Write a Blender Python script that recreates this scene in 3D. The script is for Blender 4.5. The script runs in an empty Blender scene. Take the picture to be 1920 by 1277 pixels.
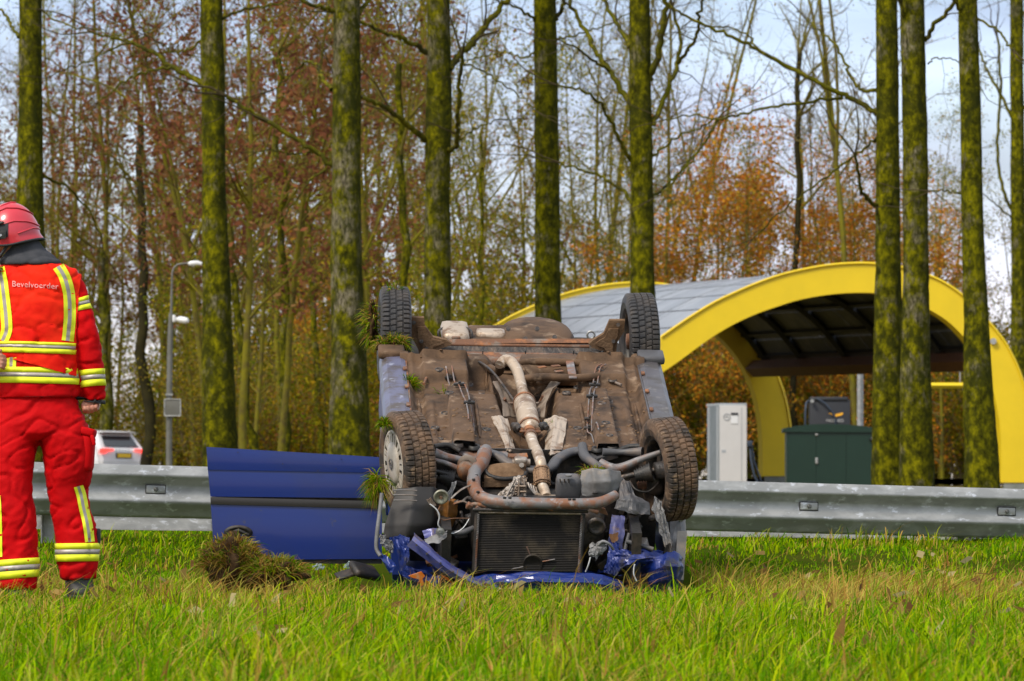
import bpy, bmesh, math, random
import numpy as np
from mathutils import Vector, Matrix, Euler, noise
from mathutils.bvhtree import BVHTree
from math import radians as R, pi, sin, cos

# ------------------------------------------------------------------ camera
F = 10667.0          # focal length of the photograph in pixels (200 mm on 1920 px)
HY = 1066.0          # row of the horizon
scene = bpy.context.scene
COL = scene.collection
cam_d = bpy.data.cameras.new('camera'); cam = bpy.data.objects.new('camera', cam_d); COL.objects.link(cam)
cam.location = (0, 0, 0); cam.rotation_euler = (R(90), 0, 0)
cam_d.sensor_width = 36; cam_d.lens = 200; cam_d.shift_y = (HY - 638.5) / 1920
cam_d.clip_start = 0.5; cam_d.clip_end = 3000
cam_d.dof.use_dof = True; cam_d.dof.focus_distance = 29.6; cam_d.dof.aperture_fstop = 12.5
scene.camera = cam
scene.view_settings.view_transform = 'Standard'; scene.view_settings.look = 'None'
scene.view_settings.exposure = EXPO = 1.0; scene.view_settings.gamma = 1

# ------------------------------------------------------------------ sky and sun
SUN_EL, SUN_AZ = 48, 222      # azimuth clockwise from +Y: behind the camera, a little to the left
w = bpy.data.worlds.new('World'); scene.world = w; w.use_nodes = True
nt = w.node_tree; nt.nodes.clear()
out = nt.nodes.new('ShaderNodeOutputWorld'); bg = nt.nodes.new('ShaderNodeBackground')
sky = nt.nodes.new('ShaderNodeTexSky'); sky.sky_type = 'NISHITA'; sky.sun_disc = False
sky.sun_elevation = R(SUN_EL); sky.sun_rotation = R(SUN_AZ); sky.air_density = 1.0; sky.dust_density = 2.0
tc = nt.nodes.new('ShaderNodeTexCoord')
mp = nt.nodes.new('ShaderNodeMapping'); mp.inputs['Scale'].default_value = (1, 1, 3.5)
nz = nt.nodes.new('ShaderNodeTexNoise'); nz.inputs['Scale'].default_value = 9; nz.inputs['Detail'].default_value = 6
nz.inputs['Roughness'].default_value = .55
cr = nt.nodes.new('ShaderNodeValToRGB'); cr.color_ramp.elements[0].position = .36; cr.color_ramp.elements[1].position = .68
cr.color_ramp.elements[0].color = (.35, .35, .35, 1); cr.color_ramp.elements[1].color = (.95, .95, .95, 1)
sep = nt.nodes.new('ShaderNodeSeparateXYZ')
hr = nt.nodes.new('ShaderNodeValToRGB')     # cloud colour by height: warm near the horizon, blue grey above
e = hr.color_ramp.elements
e[0].position = 0.0; e[0].color = (8.4, 6.8, 5.6, 1)
e[1].position = .30; e[1].color = (5.4, 5.5, 5.7, 1)
for p_, c_ in ((.03, (6.6, 6.0, 6.0)), (.055, (4.9, 5.1, 6.0)), (.10, (3.8, 4.6, 6.6))):
    q = e.new(p_); q.color = (*c_, 1)
mx = nt.nodes.new('ShaderNodeMixRGB')
L = nt.links.new
L(tc.outputs['Generated'], mp.inputs[0]); L(mp.outputs[0], nz.inputs['Vector']); L(nz.outputs['Fac'], cr.inputs[0])
L(tc.outputs['Generated'], sep.inputs[0]); L(sep.outputs['Z'], hr.inputs[0])
L(cr.outputs[0], mx.inputs[0]); L(sky.outputs[0], mx.inputs[1]); L(hr.outputs[0], mx.inputs[2])
nz2 = nt.nodes.new('ShaderNodeTexNoise'); nz2.inputs['Scale'].default_value = 14; nz2.inputs['Detail'].default_value = 5; L(mp.outputs[0], nz2.inputs['Vector'])
mr = nt.nodes.new('ShaderNodeMapRange'); mr.inputs[1].default_value = .35; mr.inputs[2].default_value = .65; mr.inputs[3].default_value = .74; mr.inputs[4].default_value = 1.16; L(nz2.outputs['Fac'], mr.inputs[0])
ml = nt.nodes.new('ShaderNodeVectorMath'); ml.operation = 'SCALE'; L(mx.outputs[0], ml.inputs[0]); L(mr.outputs[0], ml.inputs['Scale']); L(ml.outputs[0], bg.inputs[0]); bg.inputs[1].default_value = 0.10; L(bg.outputs[0], out.inputs[0])
sd = bpy.data.lights.new('sun', 'SUN'); sun = bpy.data.objects.new('sun', sd); COL.objects.link(sun)
sd.energy = 1.55; sd.angle = R(16); sd.color = (1, .91, .78)
_d = Vector((sin(R(SUN_AZ)) * cos(R(SUN_EL)), cos(R(SUN_AZ)) * cos(R(SUN_EL)), sin(R(SUN_EL))))
sun.rotation_euler = _d.to_track_quat('Z', 'Y').to_euler()

# ------------------------------------------------------------------ helpers
def at(px, py, D): return Vector((D * (px - 960) / F, D, D * (HY - py) / F))
def lerp(a, b, t): return a + (b - a) * t
def sm(a, b, x):
    t = min(1, max(0, (x - a) / (b - a))); return t * t * (3 - 2 * t)

def tag(o, label=None, cat=None, group=None, kind=None):
    if label: o['label'] = label
    if cat: o['category'] = cat
    if group: o['group'] = group
    if kind: o['kind'] = kind
    return o
def empty(name, loc=(0, 0, 0), rz=0, mat=None):
    o = bpy.data.objects.new(name, None); COL.objects.link(o); o.empty_display_size = .1
    if mat is not None: o.matrix_world = mat
    else: o.location = loc; o.rotation_euler = (0, 0, rz)
    return o

class MB:
    def __init__(s): s.v = []; s.f = []; s.m = []; s.s = []
    def add(s, vs, fs, m=0, smooth=False):
        b = len(s.v); s.v += [tuple(p) for p in vs]
        for f in fs: s.f.append(tuple(i + b for i in f)); s.m.append(m); s.s.append(smooth)
        return s
    def box(s, c, size, rot=None, m=0):
        hx, hy, hz = (k / 2 for k in size); M = rot if rot is not None else Matrix.Identity(3)
        if isinstance(M, (tuple, list, Euler)): M = Euler(M).to_matrix()
        c = Vector(c)
        vs = [c + M @ Vector((x * hx, y * hy, z * hz)) for x in (-1, 1) for y in (-1, 1) for z in (-1, 1)]
        return s.add(vs, [(0, 1, 3, 2), (4, 6, 7, 5), (0, 4, 5, 1), (2, 3, 7, 6), (0, 2, 6, 4), (1, 5, 7, 3)], m)
    def cbox(s, c, size, b=.01, rot=None, m=0):      # box with chamfered edges
        bm = bmesh.new(); bmesh.ops.create_cube(bm, size=1)
        for v in bm.verts: v.co = Vector((v.co.x * size[0], v.co.y * size[1], v.co.z * size[2]))
        bmesh.ops.bevel(bm, geom=bm.edges[:], offset=b, segments=2, profile=.6, affect='EDGES')
        M = rot if rot is not None else Matrix.Identity(3)
        if isinstance(M, (tuple, list, Euler)): M = Euler(M).to_matrix()
        bm.verts.index_update(); c = Vector(c)
        s.add([c + M @ v.co for v in bm.verts], [tuple(v.index for v in f.verts) for f in bm.faces], m, True); bm.free(); return s
    def tube(s, pts, rad, n=8, m=0, caps=True, sq=None, up=None):
        pts = [Vector(p) for p in pts]; k = len(pts)
        rad = [rad] * k if not hasattr(rad, '__len__') else list(rad)
        if len(rad) == 2 and k > 2: rad = [lerp(rad[0], rad[1], i / (k - 1)) for i in range(k)]
        vs = []; T = None; N = None
        for i in range(k):
            t = (pts[min(i + 1, k - 1)] - pts[max(i - 1, 0)])
            t = t.normalized() if t.length > 1e-9 else Vector((0, 0, 1))
            if N is None:
                a = Vector(up) if up else (Vector((0, 0, 1)) if abs(t.z) < .9 else Vector((1, 0, 0)))
                N = (a - t * a.dot(t)).normalized()
            else:
                N = N - t * N.dot(t)
                N = N.normalized() if N.length > 1e-6 else t.orthogonal().normalized()
            B = t.cross(N)
            for j in range(n):
                a = 2 * pi * j / n; ca, sa = cos(a), sin(a)
                if sq: 
                    q = 1 / (abs(ca) ** 4 + abs(sa) ** 4) ** .25; ca *= q; sa *= q * (sq if sq != True else 1)
                vs.append(pts[i] + (N * sa + B * ca) * rad[i])
        fs = [(i * n + j, i * n + (j + 1) % n, (i + 1) * n + (j + 1) % n, (i + 1) * n + j) for i in range(k - 1) for j in range(n)]
        s.add(vs, fs, m, n > 4)
        if caps:
            s.add(vs[:n], [tuple(range(n - 1, -1, -1))], m); s.add(vs[-n:], [tuple(range(n))], m)
        return s
    def lathe(s, prof, n=32, M=None, m=0, smooth=True, mod=None):   # prof: (axial, radius); axis = local X
        M = M or Matrix.Identity(4); k = len(prof); vs = []
        for j in range(n):
            a = 2 * pi * j / n
            for i, (x, r) in enumerate(prof):
                rr = r + (mod(i, j, x, r) if mod else 0)
                vs.append(M @ Vector((x, rr * cos(a), rr * sin(a))))
        fs = [(j * k + i, j * k + i + 1, ((j + 1) % n) * k + i + 1, ((j + 1) % n) * k + i) for j in range(n) for i in range(k - 1)]
        return s.add(vs, fs, m, smooth)
    def prism(s, poly, d, m=0, bevel=0):       # polygon of 3-D points extruded by vector d
        poly = [Vector(p) for p in poly]; d = Vector(d); n = len(poly)
        vs = poly + [p + d for p in poly]
        fs = [tuple(range(n)), tuple(range(2 * n - 1, n - 1, -1))] + [(i, i + n, (i + 1) % n + n, (i + 1) % n) for i in range(n)]
        return s.add(vs, fs, m)
    def grid(s, fn, nu, nv, m=0, smooth=True, thick=None):
        vs = [Vector(fn(i / nu, j / nv)) for j in range(nv + 1) for i in range(nu + 1)]
        W = nu + 1
        fs = [(j * W + i, j * W + i + 1, (j + 1) * W + i + 1, (j + 1) * W + i) for j in range(nv) for i in range(nu)]
        s.add(vs, fs, m, smooth)
        if thick:
            d = Vector(thick); s.add([p + d for p in vs], [f[::-1] for f in fs], m, smooth)
            n0 = len(vs); ring = [i for i in range(W)] + [j * W + nu for j in range(1, nv + 1)] + [nv * W + i for i in range(nu - 1, -1, -1)] + [j * W for j in range(nv - 1, 0, -1)]
            allv = vs + [p + d for p in vs]
            s.add(allv, [(ring[k], ring[(k + 1) % len(ring)], ring[(k + 1) % len(ring)] + n0, ring[k] + n0) for k in range(len(ring))], m)
        return s
    def mesh(s, name, mats):
        me = bpy.data.meshes.new(name); me.from_pydata(s.v, [], s.f)
        for q in (mats if isinstance(mats, (list, tuple)) else [mats]): me.materials.append(q)
        me.polygons.foreach_set('material_index', s.m); me.polygons.foreach_set('use_smooth', s.s)
        bm = bmesh.new(); bm.from_mesh(me); bmesh.ops.recalc_face_normals(bm, faces=bm.faces[:]) if len(s.f) < 60000 else None
        bm.to_mesh(me); bm.free(); me.update(); return me
    def build(s, name, mats, parent=None, **kw):
        o = bpy.data.objects.new(name, s.mesh(name, mats)); COL.objects.link(o)
        if parent is not None: o.parent = parent
        if kw: tag(o, **kw)
        return o

def link(name, me, parent=None, mw=None, **kw):
    o = bpy.data.objects.new(name, me); COL.objects.link(o)
    if parent is not None: o.parent = parent
    if mw is not None: o.matrix_basis = mw
    if kw: tag(o, **kw)
    return o

# big meshes straight from numpy, all triangles
def np_mesh(name, V, T, mat, col=None, smooth=False, quads=False):
    k = 4 if quads else 3
    me = bpy.data.meshes.new(name); me.vertices.add(len(V)); me.vertices.foreach_set('co', np.asarray(V, np.float32).ravel())
    n = len(T); me.loops.add(n * k); me.loops.foreach_set('vertex_index', np.asarray(T, np.int32).ravel())
    me.polygons.add(n); me.polygons.foreach_set('loop_start', np.arange(0, n * k, k, dtype=np.int32)); me.polygons.foreach_set('loop_total', np.full(n, k, np.int32))
    if smooth: me.polygons.foreach_set('use_smooth', np.ones(n, bool))
    if col is not None:
        a = me.color_attributes.new('tint', 'FLOAT_COLOR', 'POINT')
        a.data.foreach_set('color', np.concatenate([col, np.ones((len(col), 1))], 1).astype(np.float32).ravel())
    me.materials.append(mat); me.update(calc_edges=True); return me

# ------------------------------------------------------------------ materials
def mat(name, base, rough=.6, metal=0., c2=None, scale=5., lo=.35, hi=.65, c3=None, s3=20., lo3=.5, hi3=.7,
        bump=0., bscale=40., coat=0., stretch=None, trans=0., detail=6, spec=None, rvar=0., bdist=.01, emis=None, alpha=None):
    m = bpy.data.materials.new(name); m.use_nodes = True; t = m.node_tree; B = t.nodes['Principled BSDF']; l = t.links.new
    B.inputs['Roughness'].default_value = rough; B.inputs['Metallic'].default_value = metal
    if coat: B.inputs['Coat Weight'].default_value = coat; B.inputs['Coat Roughness'].default_value = .08
    if spec is None and rough >= .85 and not metal: spec = .06
    if spec is not None: B.inputs['Specular IOR Level'].default_value = spec
    if trans: B.inputs['Transmission Weight'].default_value = trans
    if alpha is not None: B.inputs['Alpha'].default_value = alpha
    if emis: B.inputs['Emission Color'].default_value = (*emis[0], 1); B.inputs['Emission Strength'].default_value = emis[1]
    co = t.nodes.new('ShaderNodeTexCoord'); src = co.outputs['Object']
    if stretch:
        mpn = t.nodes.new('ShaderNodeMapping'); mpn.inputs['Scale'].default_value = stretch; l(src, mpn.inputs[0]); src = mpn.outputs[0]
    def nf(sc, lo, hi, dt=detail):
        n = t.nodes.new('ShaderNodeTexNoise'); n.inputs['Scale'].default_value = sc; n.inputs['Detail'].default_value = dt; n.inputs['Roughness'].default_value = .6
        l(src, n.inputs['Vector']); q = t.nodes.new('ShaderNodeMapRange'); q.inputs[1].default_value = lo; q.inputs[2].default_value = hi
        l(n.outputs['Fac'], q.inputs[0]); return q.outputs[0]
    cur = None
    if c2 is not None:
        x = t.nodes.new('ShaderNodeMixRGB'); x.inputs[1].default_value = (*base, 1); x.inputs[2].default_value = (*c2, 1); f = nf(scale, lo, hi); l(f, x.inputs[0]); cur = x.outputs[0]
        if rvar:
            a = t.nodes.new('ShaderNodeMapRange'); a.inputs[3].default_value = rough; a.inputs[4].default_value = rough + rvar; l(f, a.inputs[0]); l(a.outputs[0], B.inputs['Roughness'])
    if c3 is not None:
        x = t.nodes.new('ShaderNodeMixRGB'); x.inputs[2].default_value = (*c3, 1); l(nf(s3, lo3, hi3), x.inputs[0])
        if cur: l(cur, x.inputs[1])
        else: x.inputs[1].default_value = (*base, 1)
        cur = x.outputs[0]
    if cur: l(cur, B.inputs['Base Color'])
    else: B.inputs['Base Color'].default_value = (*base, 1)
    if bump:
        n = t.nodes.new('ShaderNodeTexNoise'); n.inputs['Scale'].default_value = bscale; n.inputs['Detail'].default_value = 5; l(src, n.inputs['Vector'])
        b = t.nodes.new('ShaderNodeBump'); b.inputs['Strength'].default_value = bump; b.inputs['Distance'].default_value = bdist; l(n.outputs['Fac'], b.inputs['Height']); l(b.outputs[0], B.inputs['Normal'])
    return m
def tint_mat(name, rough=.6, trans_w=.3, spec=.3):
    m = bpy.data.materials.new(name); m.use_nodes = True; t = m.node_tree; B = t.nodes['Principled BSDF']; l = t.links.new
    a = t.nodes.new('ShaderNodeVertexColor'); a.layer_name = 'tint'; l(a.outputs[0], B.inputs['Base Color'])
    B.inputs['Roughness'].default_value = rough; B.inputs['Specular IOR Level'].default_value = spec
    if trans_w:
        tr = t.nodes.new('ShaderNodeBsdfTranslucent'); l(a.outputs[0], tr.inputs[0]); ms = t.nodes.new('ShaderNodeMixShader'); ms.inputs[0].default_value = trans_w
        l(B.outputs[0], ms.inputs[1]); l(tr.outputs[0], ms.inputs[2]); l(ms.outputs[0], t.nodes['Material Output'].inputs[0])
    return m

M = {}
M['dirt'] = mat('underbody_dirt', (.122, .072, .040), .7, spec=.25, c2=(.038, .024, .015), scale=5.5, lo=.44, hi=.66, c3=(.29, .205, .135), s3=9, lo3=.57, hi3=.72, bump=.5, bscale=60, bdist=.004)
M['dirt2'] = mat('dried_mud', (.12, .072, .042), .9, c2=(.21, .135, .08), scale=14, bump=.8, bscale=70, bdist=.006)
M['rust'] = mat('rusty_steel', (.16, .075, .04), .75, .1, c2=(.32, .13, .05), scale=16, lo=.5, hi=.62, c3=(.20, .16, .13), s3=7, lo3=.5, hi3=.6, bump=.4, bscale=60, bdist=.003)
M['rustgrey'] = mat('worn_subframe_steel', (.20, .19, .19), .6, .3, c2=(.24, .11, .06), scale=8, lo=.47, hi=.6, c3=(.34, .33, .33), s3=22, lo3=.58, hi3=.7, bump=.3, bscale=60, bdist=.003)
M['exhaust'] = mat('pale_exhaust_steel', (.50, .40, .30), .5, .35, c2=(.22, .14, .085), scale=9, lo=.48, hi=.66, c3=(.75, .68, .6), s3=25, lo3=.55, hi3=.7, bump=.2, bscale=60, bdist=.003)
M['shield'] = mat('heat_shield_aluminium', (.50, .41, .32), .5, .4, c2=(.24, .15, .09), scale=11, lo=.5, hi=.62, bump=.6, bscale=35, bdist=.006)
M['flex'] = mat('rusty_flex_pipe', (.38, .24, .14), .7, .3, c2=(.2, .12, .07), scale=30, bump=.6, bscale=90)
M['black'] = mat('engine_black', (.018, .017, .016), .55, c2=(.06, .045, .035), scale=10, lo=.5, hi=.66, bump=.3, bscale=50)
M['dark'] = mat('greasy_dark_metal', (.05, .045, .042), .45, .4, c2=(.12, .09, .07), scale=14, lo=.48, hi=.62, bump=.4, bscale=60)
M['grey'] = mat('dusty_grey_plastic', (.22, .225, .235), .55, c2=(.13, .125, .12), scale=8, c3=(.30, .25, .2), s3=5, lo3=.58, hi3=.7, bump=.15, bscale=50)
M['dkgrey'] = mat('dark_grey_plastic', (.075, .075, .08), .5, c2=(.15, .12, .1), scale=6, lo=.5, hi=.66, bump=.15, bscale=50)
M['alu'] = mat('cast_aluminium', (.38, .34, .30), .5, .5, c2=(.2, .15, .11), scale=14, lo=.46, hi=.6, bump=.4, bscale=50)
M['blue'] = mat('blue_car_paint', (.002, .020, .17), .35, .1, c2=(.010, .024, .14), scale=2.5, lo=.45, hi=.75, coat=.3, c3=(.05, .05, .08), s3=14, lo3=.66, hi3=.8, bump=.03, bscale=8)
M['blued'] = mat('scuffed_blue_paint', (.045, .055, .22), .45, .2, c2=(.12, .125, .25), scale=9, lo=.42, hi=.66, c3=(.14, .10, .09), s3=16, lo3=.55, hi3=.68, coat=.2, bump=.2, bscale=40, bdist=.004)
M['bluec'] = mat('crumpled_blue_paint', (.003, .018, .15), .42, .2, c2=(.04, .04, .07), scale=13, lo=.54, hi=.66, coat=.15, bump=.15, bscale=20, bdist=.006)
M['sill'] = mat('scraped_sill_paint', (.155, .16, .25), .4, .35, c2=(.10, .08, .07), scale=7, lo=.45, hi=.62, c3=(.34, .36, .46), s3=18, lo3=.6, hi3=.7, bump=.2, bscale=30, bdist=.004)
M['sillg'] = mat('grey_sill_paint', (.105, .10, .11), .4, .3, c2=(.07, .06, .05), scale=7, lo=.45, hi=.62, c3=(.19, .175, .165), s3=18, lo3=.56, hi3=.7, bump=.2, bscale=30, bdist=.004)
M['tyre'] = mat('tyre_rubber', (.022, .022, .024), .6, c2=(.060, .050, .042), scale=12, lo=.42, hi=.65, bump=.2, bscale=80, bdist=.002)
M['mudtyre'] = mat('muddy_tyre_rubber', (.030, .023, .018), .75, c2=(.145, .085, .048), scale=7, lo=.40, hi=.60, c3=(.23, .155, .095), s3=30, lo3=.55, hi3=.7, bump=.5, bscale=80, bdist=.003)
M['hub'] = mat('hubcap_plastic', (.44, .40, .34), .5, c2=(.27, .21, .15), scale=9, lo=.44, hi=.7)
M['rim'] = mat('black_steel_rim', (.03, .028, .026), .5, .4, c2=(.12, .09, .06), scale=20, lo=.5, hi=.65)
M['orange'] = mat('amber_reservoir', (.30, .12, .02), .45, c2=(.14, .06, .015), scale=9)
M['amber'] = mat('amber_lens', (.75, .20, .03), .25, c2=(.6, .35, .2), scale=30, lo=.5, hi=.7)
M['horn'] = mat('horn_metal', (.36, .37, .30), .45, .5, c2=(.2, .18, .13), scale=20)
M['sand'] = mat('pale_dusty_steel', (.23, .18, .135), .7, c2=(.12, .08, .055), scale=7, lo=.48, hi=.64, bump=.3, bscale=50, bdist=.003)
M['glass'] = mat('tinted_glass', (.02, .025, .03), .05, 0, spec=.8)
M['strip'] = mat('black_rub_strip', (.022, .020, .019), .5)
M['white'] = mat('white_paint', (.72, .73, .74), .35, coat=.3)

# ------------------------------------------------------------------ ground
GP = [(5, -.62), (14, -.46), (17, -.40), (22, -.30), (26, -.21), (28, -.175), (30, -.16), (32, -.09), (33.5, .03), (35, .15), (38, .265), (45, .42), (60, .62), (95, 1.15), (142, 2.05), (175, 2.62), (260, 3.6), (900, 9.5), (2500, 26)]
_gx = np.array([p[0] for p in GP]); _gz = np.array([p[1] for p in GP])
def gz(x, y):
    y = np.asarray(y, float); x = np.asarray(x, float)
    z = np.interp(y, _gx, _gz)
    z = z - .012 * np.clip(x, -6, 6) * np.clip((y - 31) / 4, 0, 1)
    z = z + .018 * np.sin(x * 2.1 + y * .7) * np.cos(y * 1.3 - x) * np.clip(40 / np.maximum(y, 1), 0, 1)
    return z
def gzf(x, y): return float(gz(x, y))

M['soil'] = mat('grassy_soil', (.035, .065, .004), 1., spec=.0, c2=(.055, .06, .008), scale=3, bump=.6, bscale=20)
M['litter'] = mat('leaf_litter', (.15, .10, .03), .95, c2=(.10, .10, .02), scale=.6, lo=.4, hi=.6, c3=(.16, .08, .03), s3=4, lo3=.55, hi3=.7)
ys = np.unique(np.concatenate([np.linspace(5, 60, 150), np.linspace(60, 300, 70), np.linspace(300, 2500, 30)]))
def ground_sheet(y0, y1, mt, name):
    yy = ys[(ys >= y0) & (ys <= y1)]; xs = np.linspace(-1, 1, 90); W = len(xs); V = []
    for y in yy:
        hw = 8 + y * .5
        X = xs * hw; V.append(np.stack([X, np.full(W, y), gz(X, y)], 1))
    V = np.concatenate(V); i = np.arange(len(yy) - 1)[:, None] * W + np.arange(W - 1)[None]; i = i.ravel()
    Q = np.stack([i, i + 1, i + W + 1, i + W], 1)
    o = link(name, np_mesh(name, V, Q, mt, smooth=True, quads=True), kind='structure'); return o
ys = np.unique(np.concatenate([ys, [-3, 78.0]]))
ground_sheet(-3, 78, M['soil'], 'verge_ground')
ground_sheet(78, 2500, M['litter'], 'woodland_ground')
# road behind the verge, on which the white car drives
rb = MB(); M['asphalt'] = mat('asphalt', (.05, .05, .052), .85, c2=(.075, .075, .075), scale=8, bump=.3)
rb.grid(lambda a, b: (lerp(-70, 90, a), lerp(169, 181, b), gzf(0, 175) + .05), 40, 2); rb.build('road', M['asphalt'], kind='structure')

# ------------------------------------------------------------------ grass
GR = np.array([(.11, .27, .001), (.20, .38, .001), (.33, .47, .001), (.06, .16, .001), (.40, .45, .003), (.18, .24, .002)])
STR = np.array([(.58, .45, .09), (.64, .40, .09), (.46, .27, .05), (.52, .50, .08), (.42, .20, .05)])
def grass(n, y0, y1, hmin, hmax, width, seed, straw=.1, lean=.5, mask=None, base=None, wx=None, name=None, parent=None, dirx=.25, bright=1.):
    rg = np.random.default_rng(seed)
    if base is None:
        # uniform density per area over the visible wedge plus a margin
        y = np.sqrt(rg.uniform((y0 + 8) ** 2, (y1 + 8) ** 2, n)) - 8 if y0 > 3 else rg.uniform(y0, y1, n)
        hw = (y * .095 + 1.3) if wx is None else wx; x = rg.uniform(-1, 1, n) * hw; z = gz(x, y) - .01
        B0 = np.stack([x, y, z], 1)
    else: B0 = base; x, y = B0[:, 0], B0[:, 1]; n = len(B0)
    nt_ = max(1, n // 26); tid = rg.integers(0, nt_, n); tf = rg.random(n) < .72          # most blades stand in tufts
    rs = np.clip(y.mean() / 26, .8, 2.5); x = np.where(tf, x[tid] + rg.normal(0, .042 * rs, n), x); y = np.where(tf, y[tid] + rg.normal(0, .055 * rs, n), y); B0 = np.stack([x, y, gz(x, y) - .01], 1)
    th = rg.uniform(.55, 1.45, n)[tid]; thue = rg.normal(0, 1.3, n)[tid]; tdir = rg.uniform(0, 2 * pi, n)[tid]; tst = (rg.random(n) < .10)[tid]
    if mask is not None:
        k = mask(x, y, rg); B0 = B0[k]; th, thue, tdir, tst, tf = th[k], thue[k], tdir[k], tst[k], tf[k]; x, y = B0[:, 0], B0[:, 1]; n = len(B0)
    cl = np.array([noise.noise(Vector((a * 2.2, b * 1.1, seed))) for a, b in B0[:, :2]]) if n < 900000 else np.zeros(n)
    cl2 = np.array([noise.noise(Vector((a * 6, b * 3, seed + 7))) for a, b in B0[:, :2]])
    h = rg.uniform(hmin, hmax, n) * (1 + .9 * cl + .5 * cl2) * rg.choice([1, 1, 1, .6, 1.25], n) * np.where(tf, th, .6)
    ang = np.where(tf, tdir + rg.normal(0, 1.1, n), rg.uniform(0, 2 * pi, n)); ln = rg.uniform(.1, 1, n) ** 1.4 * lean * h * (1 + .8 * cl2)
    d = np.stack([np.cos(ang) + dirx, np.sin(ang), np.zeros(n)], 1) * ln[:, None]
    a2 = ang + pi / 2 + rg.uniform(-.7, .7, n); s = np.stack([np.cos(a2), np.sin(a2) * .5, np.zeros(n)], 1) * (width * rg.uniform(.6, 1.4, n))[:, None]
    up = np.array([0, 0, 1.])
    p0 = B0; p1 = B0 + d * .25 + up * (h * .45)[:, None]; droop = rg.uniform(.55, 1, n)
    p2 = B0 + d * .7 + up * (h * .45 + h * .33 * droop)[:, None]; p3 = B0 + d * 1.35 + up * (h * .45 + h * .33 * droop + h * .22 * (droop * 2 - 1))[:, None]
    V = np.stack([p0 - s, p0 + s, p1 - s * .9, p1 + s * .9, p2 - s * .6, p2 + s * .6, p3], 1).reshape(-1, 3)
    b = (np.arange(n) * 7)[:, None]
    T = np.concatenate([b + np.array(t) for t in ([0, 1, 3], [0, 3, 2], [2, 3, 5], [2, 5, 4], [4, 5, 6])], 0)
    gi = np.clip((rg.normal(2.0, .9, n) + cl * 2.6 + np.where(tf, thue, 0)), 0, 5.99).astype(int); c = GR[gi] * rg.uniform(.7, 1.15, (n, 1))
    sk = rg.random(n) < np.clip(straw * (1 + 2.2 * cl2 + 1.2 * cl) + .55 * tst, 0, 1); c[sk] = STR[rg.integers(0, 5, sk.sum())] * rg.uniform(.6, 1, (sk.sum(), 1))
    c = c * bright * 1.18
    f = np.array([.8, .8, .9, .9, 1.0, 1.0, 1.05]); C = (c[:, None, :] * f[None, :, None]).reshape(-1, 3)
    return np_mesh(name or 'grass', V, T, M['blade'], C)
M['blade'] = tint_mat('grass_blades', .6, .42, .04)
CARX = lambda x, y: (x > -.85) & (x < 1.02) & (y > 29.35) & (y < 33.4)
def nocar(x, y, rg): return ~CARX(x, y)
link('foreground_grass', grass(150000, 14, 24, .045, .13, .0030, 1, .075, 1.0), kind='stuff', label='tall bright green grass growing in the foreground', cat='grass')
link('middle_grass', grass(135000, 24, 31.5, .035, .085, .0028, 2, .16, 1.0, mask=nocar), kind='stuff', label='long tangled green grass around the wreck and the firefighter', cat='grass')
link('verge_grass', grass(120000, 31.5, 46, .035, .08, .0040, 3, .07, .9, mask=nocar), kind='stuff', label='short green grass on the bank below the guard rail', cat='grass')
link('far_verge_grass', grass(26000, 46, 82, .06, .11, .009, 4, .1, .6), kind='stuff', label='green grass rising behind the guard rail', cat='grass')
def drymask(x, y, rg):
    v = np.array([noise.noise(Vector((a * 1.7, b * .8, 31))) for a, b in zip(x, y)])
    return ~CARX(x, y) & (v + .30 * (x > .9) + .12 * rg.normal(size=len(x)) > .20)
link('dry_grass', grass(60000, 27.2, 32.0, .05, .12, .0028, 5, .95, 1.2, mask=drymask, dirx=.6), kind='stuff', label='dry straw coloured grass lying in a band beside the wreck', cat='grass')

rgk = np.random.default_rng(8)
link('straw_stalks', grass(2600, 15, 31, .12, .24, .0028, 12, .8, 1.3, mask=nocar), kind='stuff', label='scattered longer straw stalks arching over the foreground grass', cat='grass')
# fallen leaves scattered in the grass
rgl = np.random.default_rng(77); nl = 420; yl = rgl.uniform(20, 34, nl); xl = rgl.uniform(-1, 1, nl) * (yl * .095 + .5); zl = gz(xl, yl) + rgl.uniform(.03, .09, nl)
cl_ = np.stack([xl, yl, zl], 1); al = rgl.normal(0, 1, (nl, 3)) * .022; bl_ = rgl.normal(0, 1, (nl, 3)) * .013
kl = ~CARX(xl, yl); cl_, al, bl_ = cl_[kl], al[kl], bl_[kl]; nl = len(cl_)
link('fallen_leaves', np_mesh('fallen_leaves', np.stack([cl_ - al, cl_ - bl_, cl_ + al, cl_ + bl_], 1).reshape(-1, 3), np.arange(nl * 4).reshape(-1, 4), M['blade'], np.repeat(np.array([(.30, .16, .05), (.40, .26, .08), (.16, .08, .03), (.5, .4, .2)])[rgl.integers(0, 4, nl)], 4, 0), quads=True), kind='stuff', label='small brown autumn leaves fallen in the grass', cat='leaves')

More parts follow.
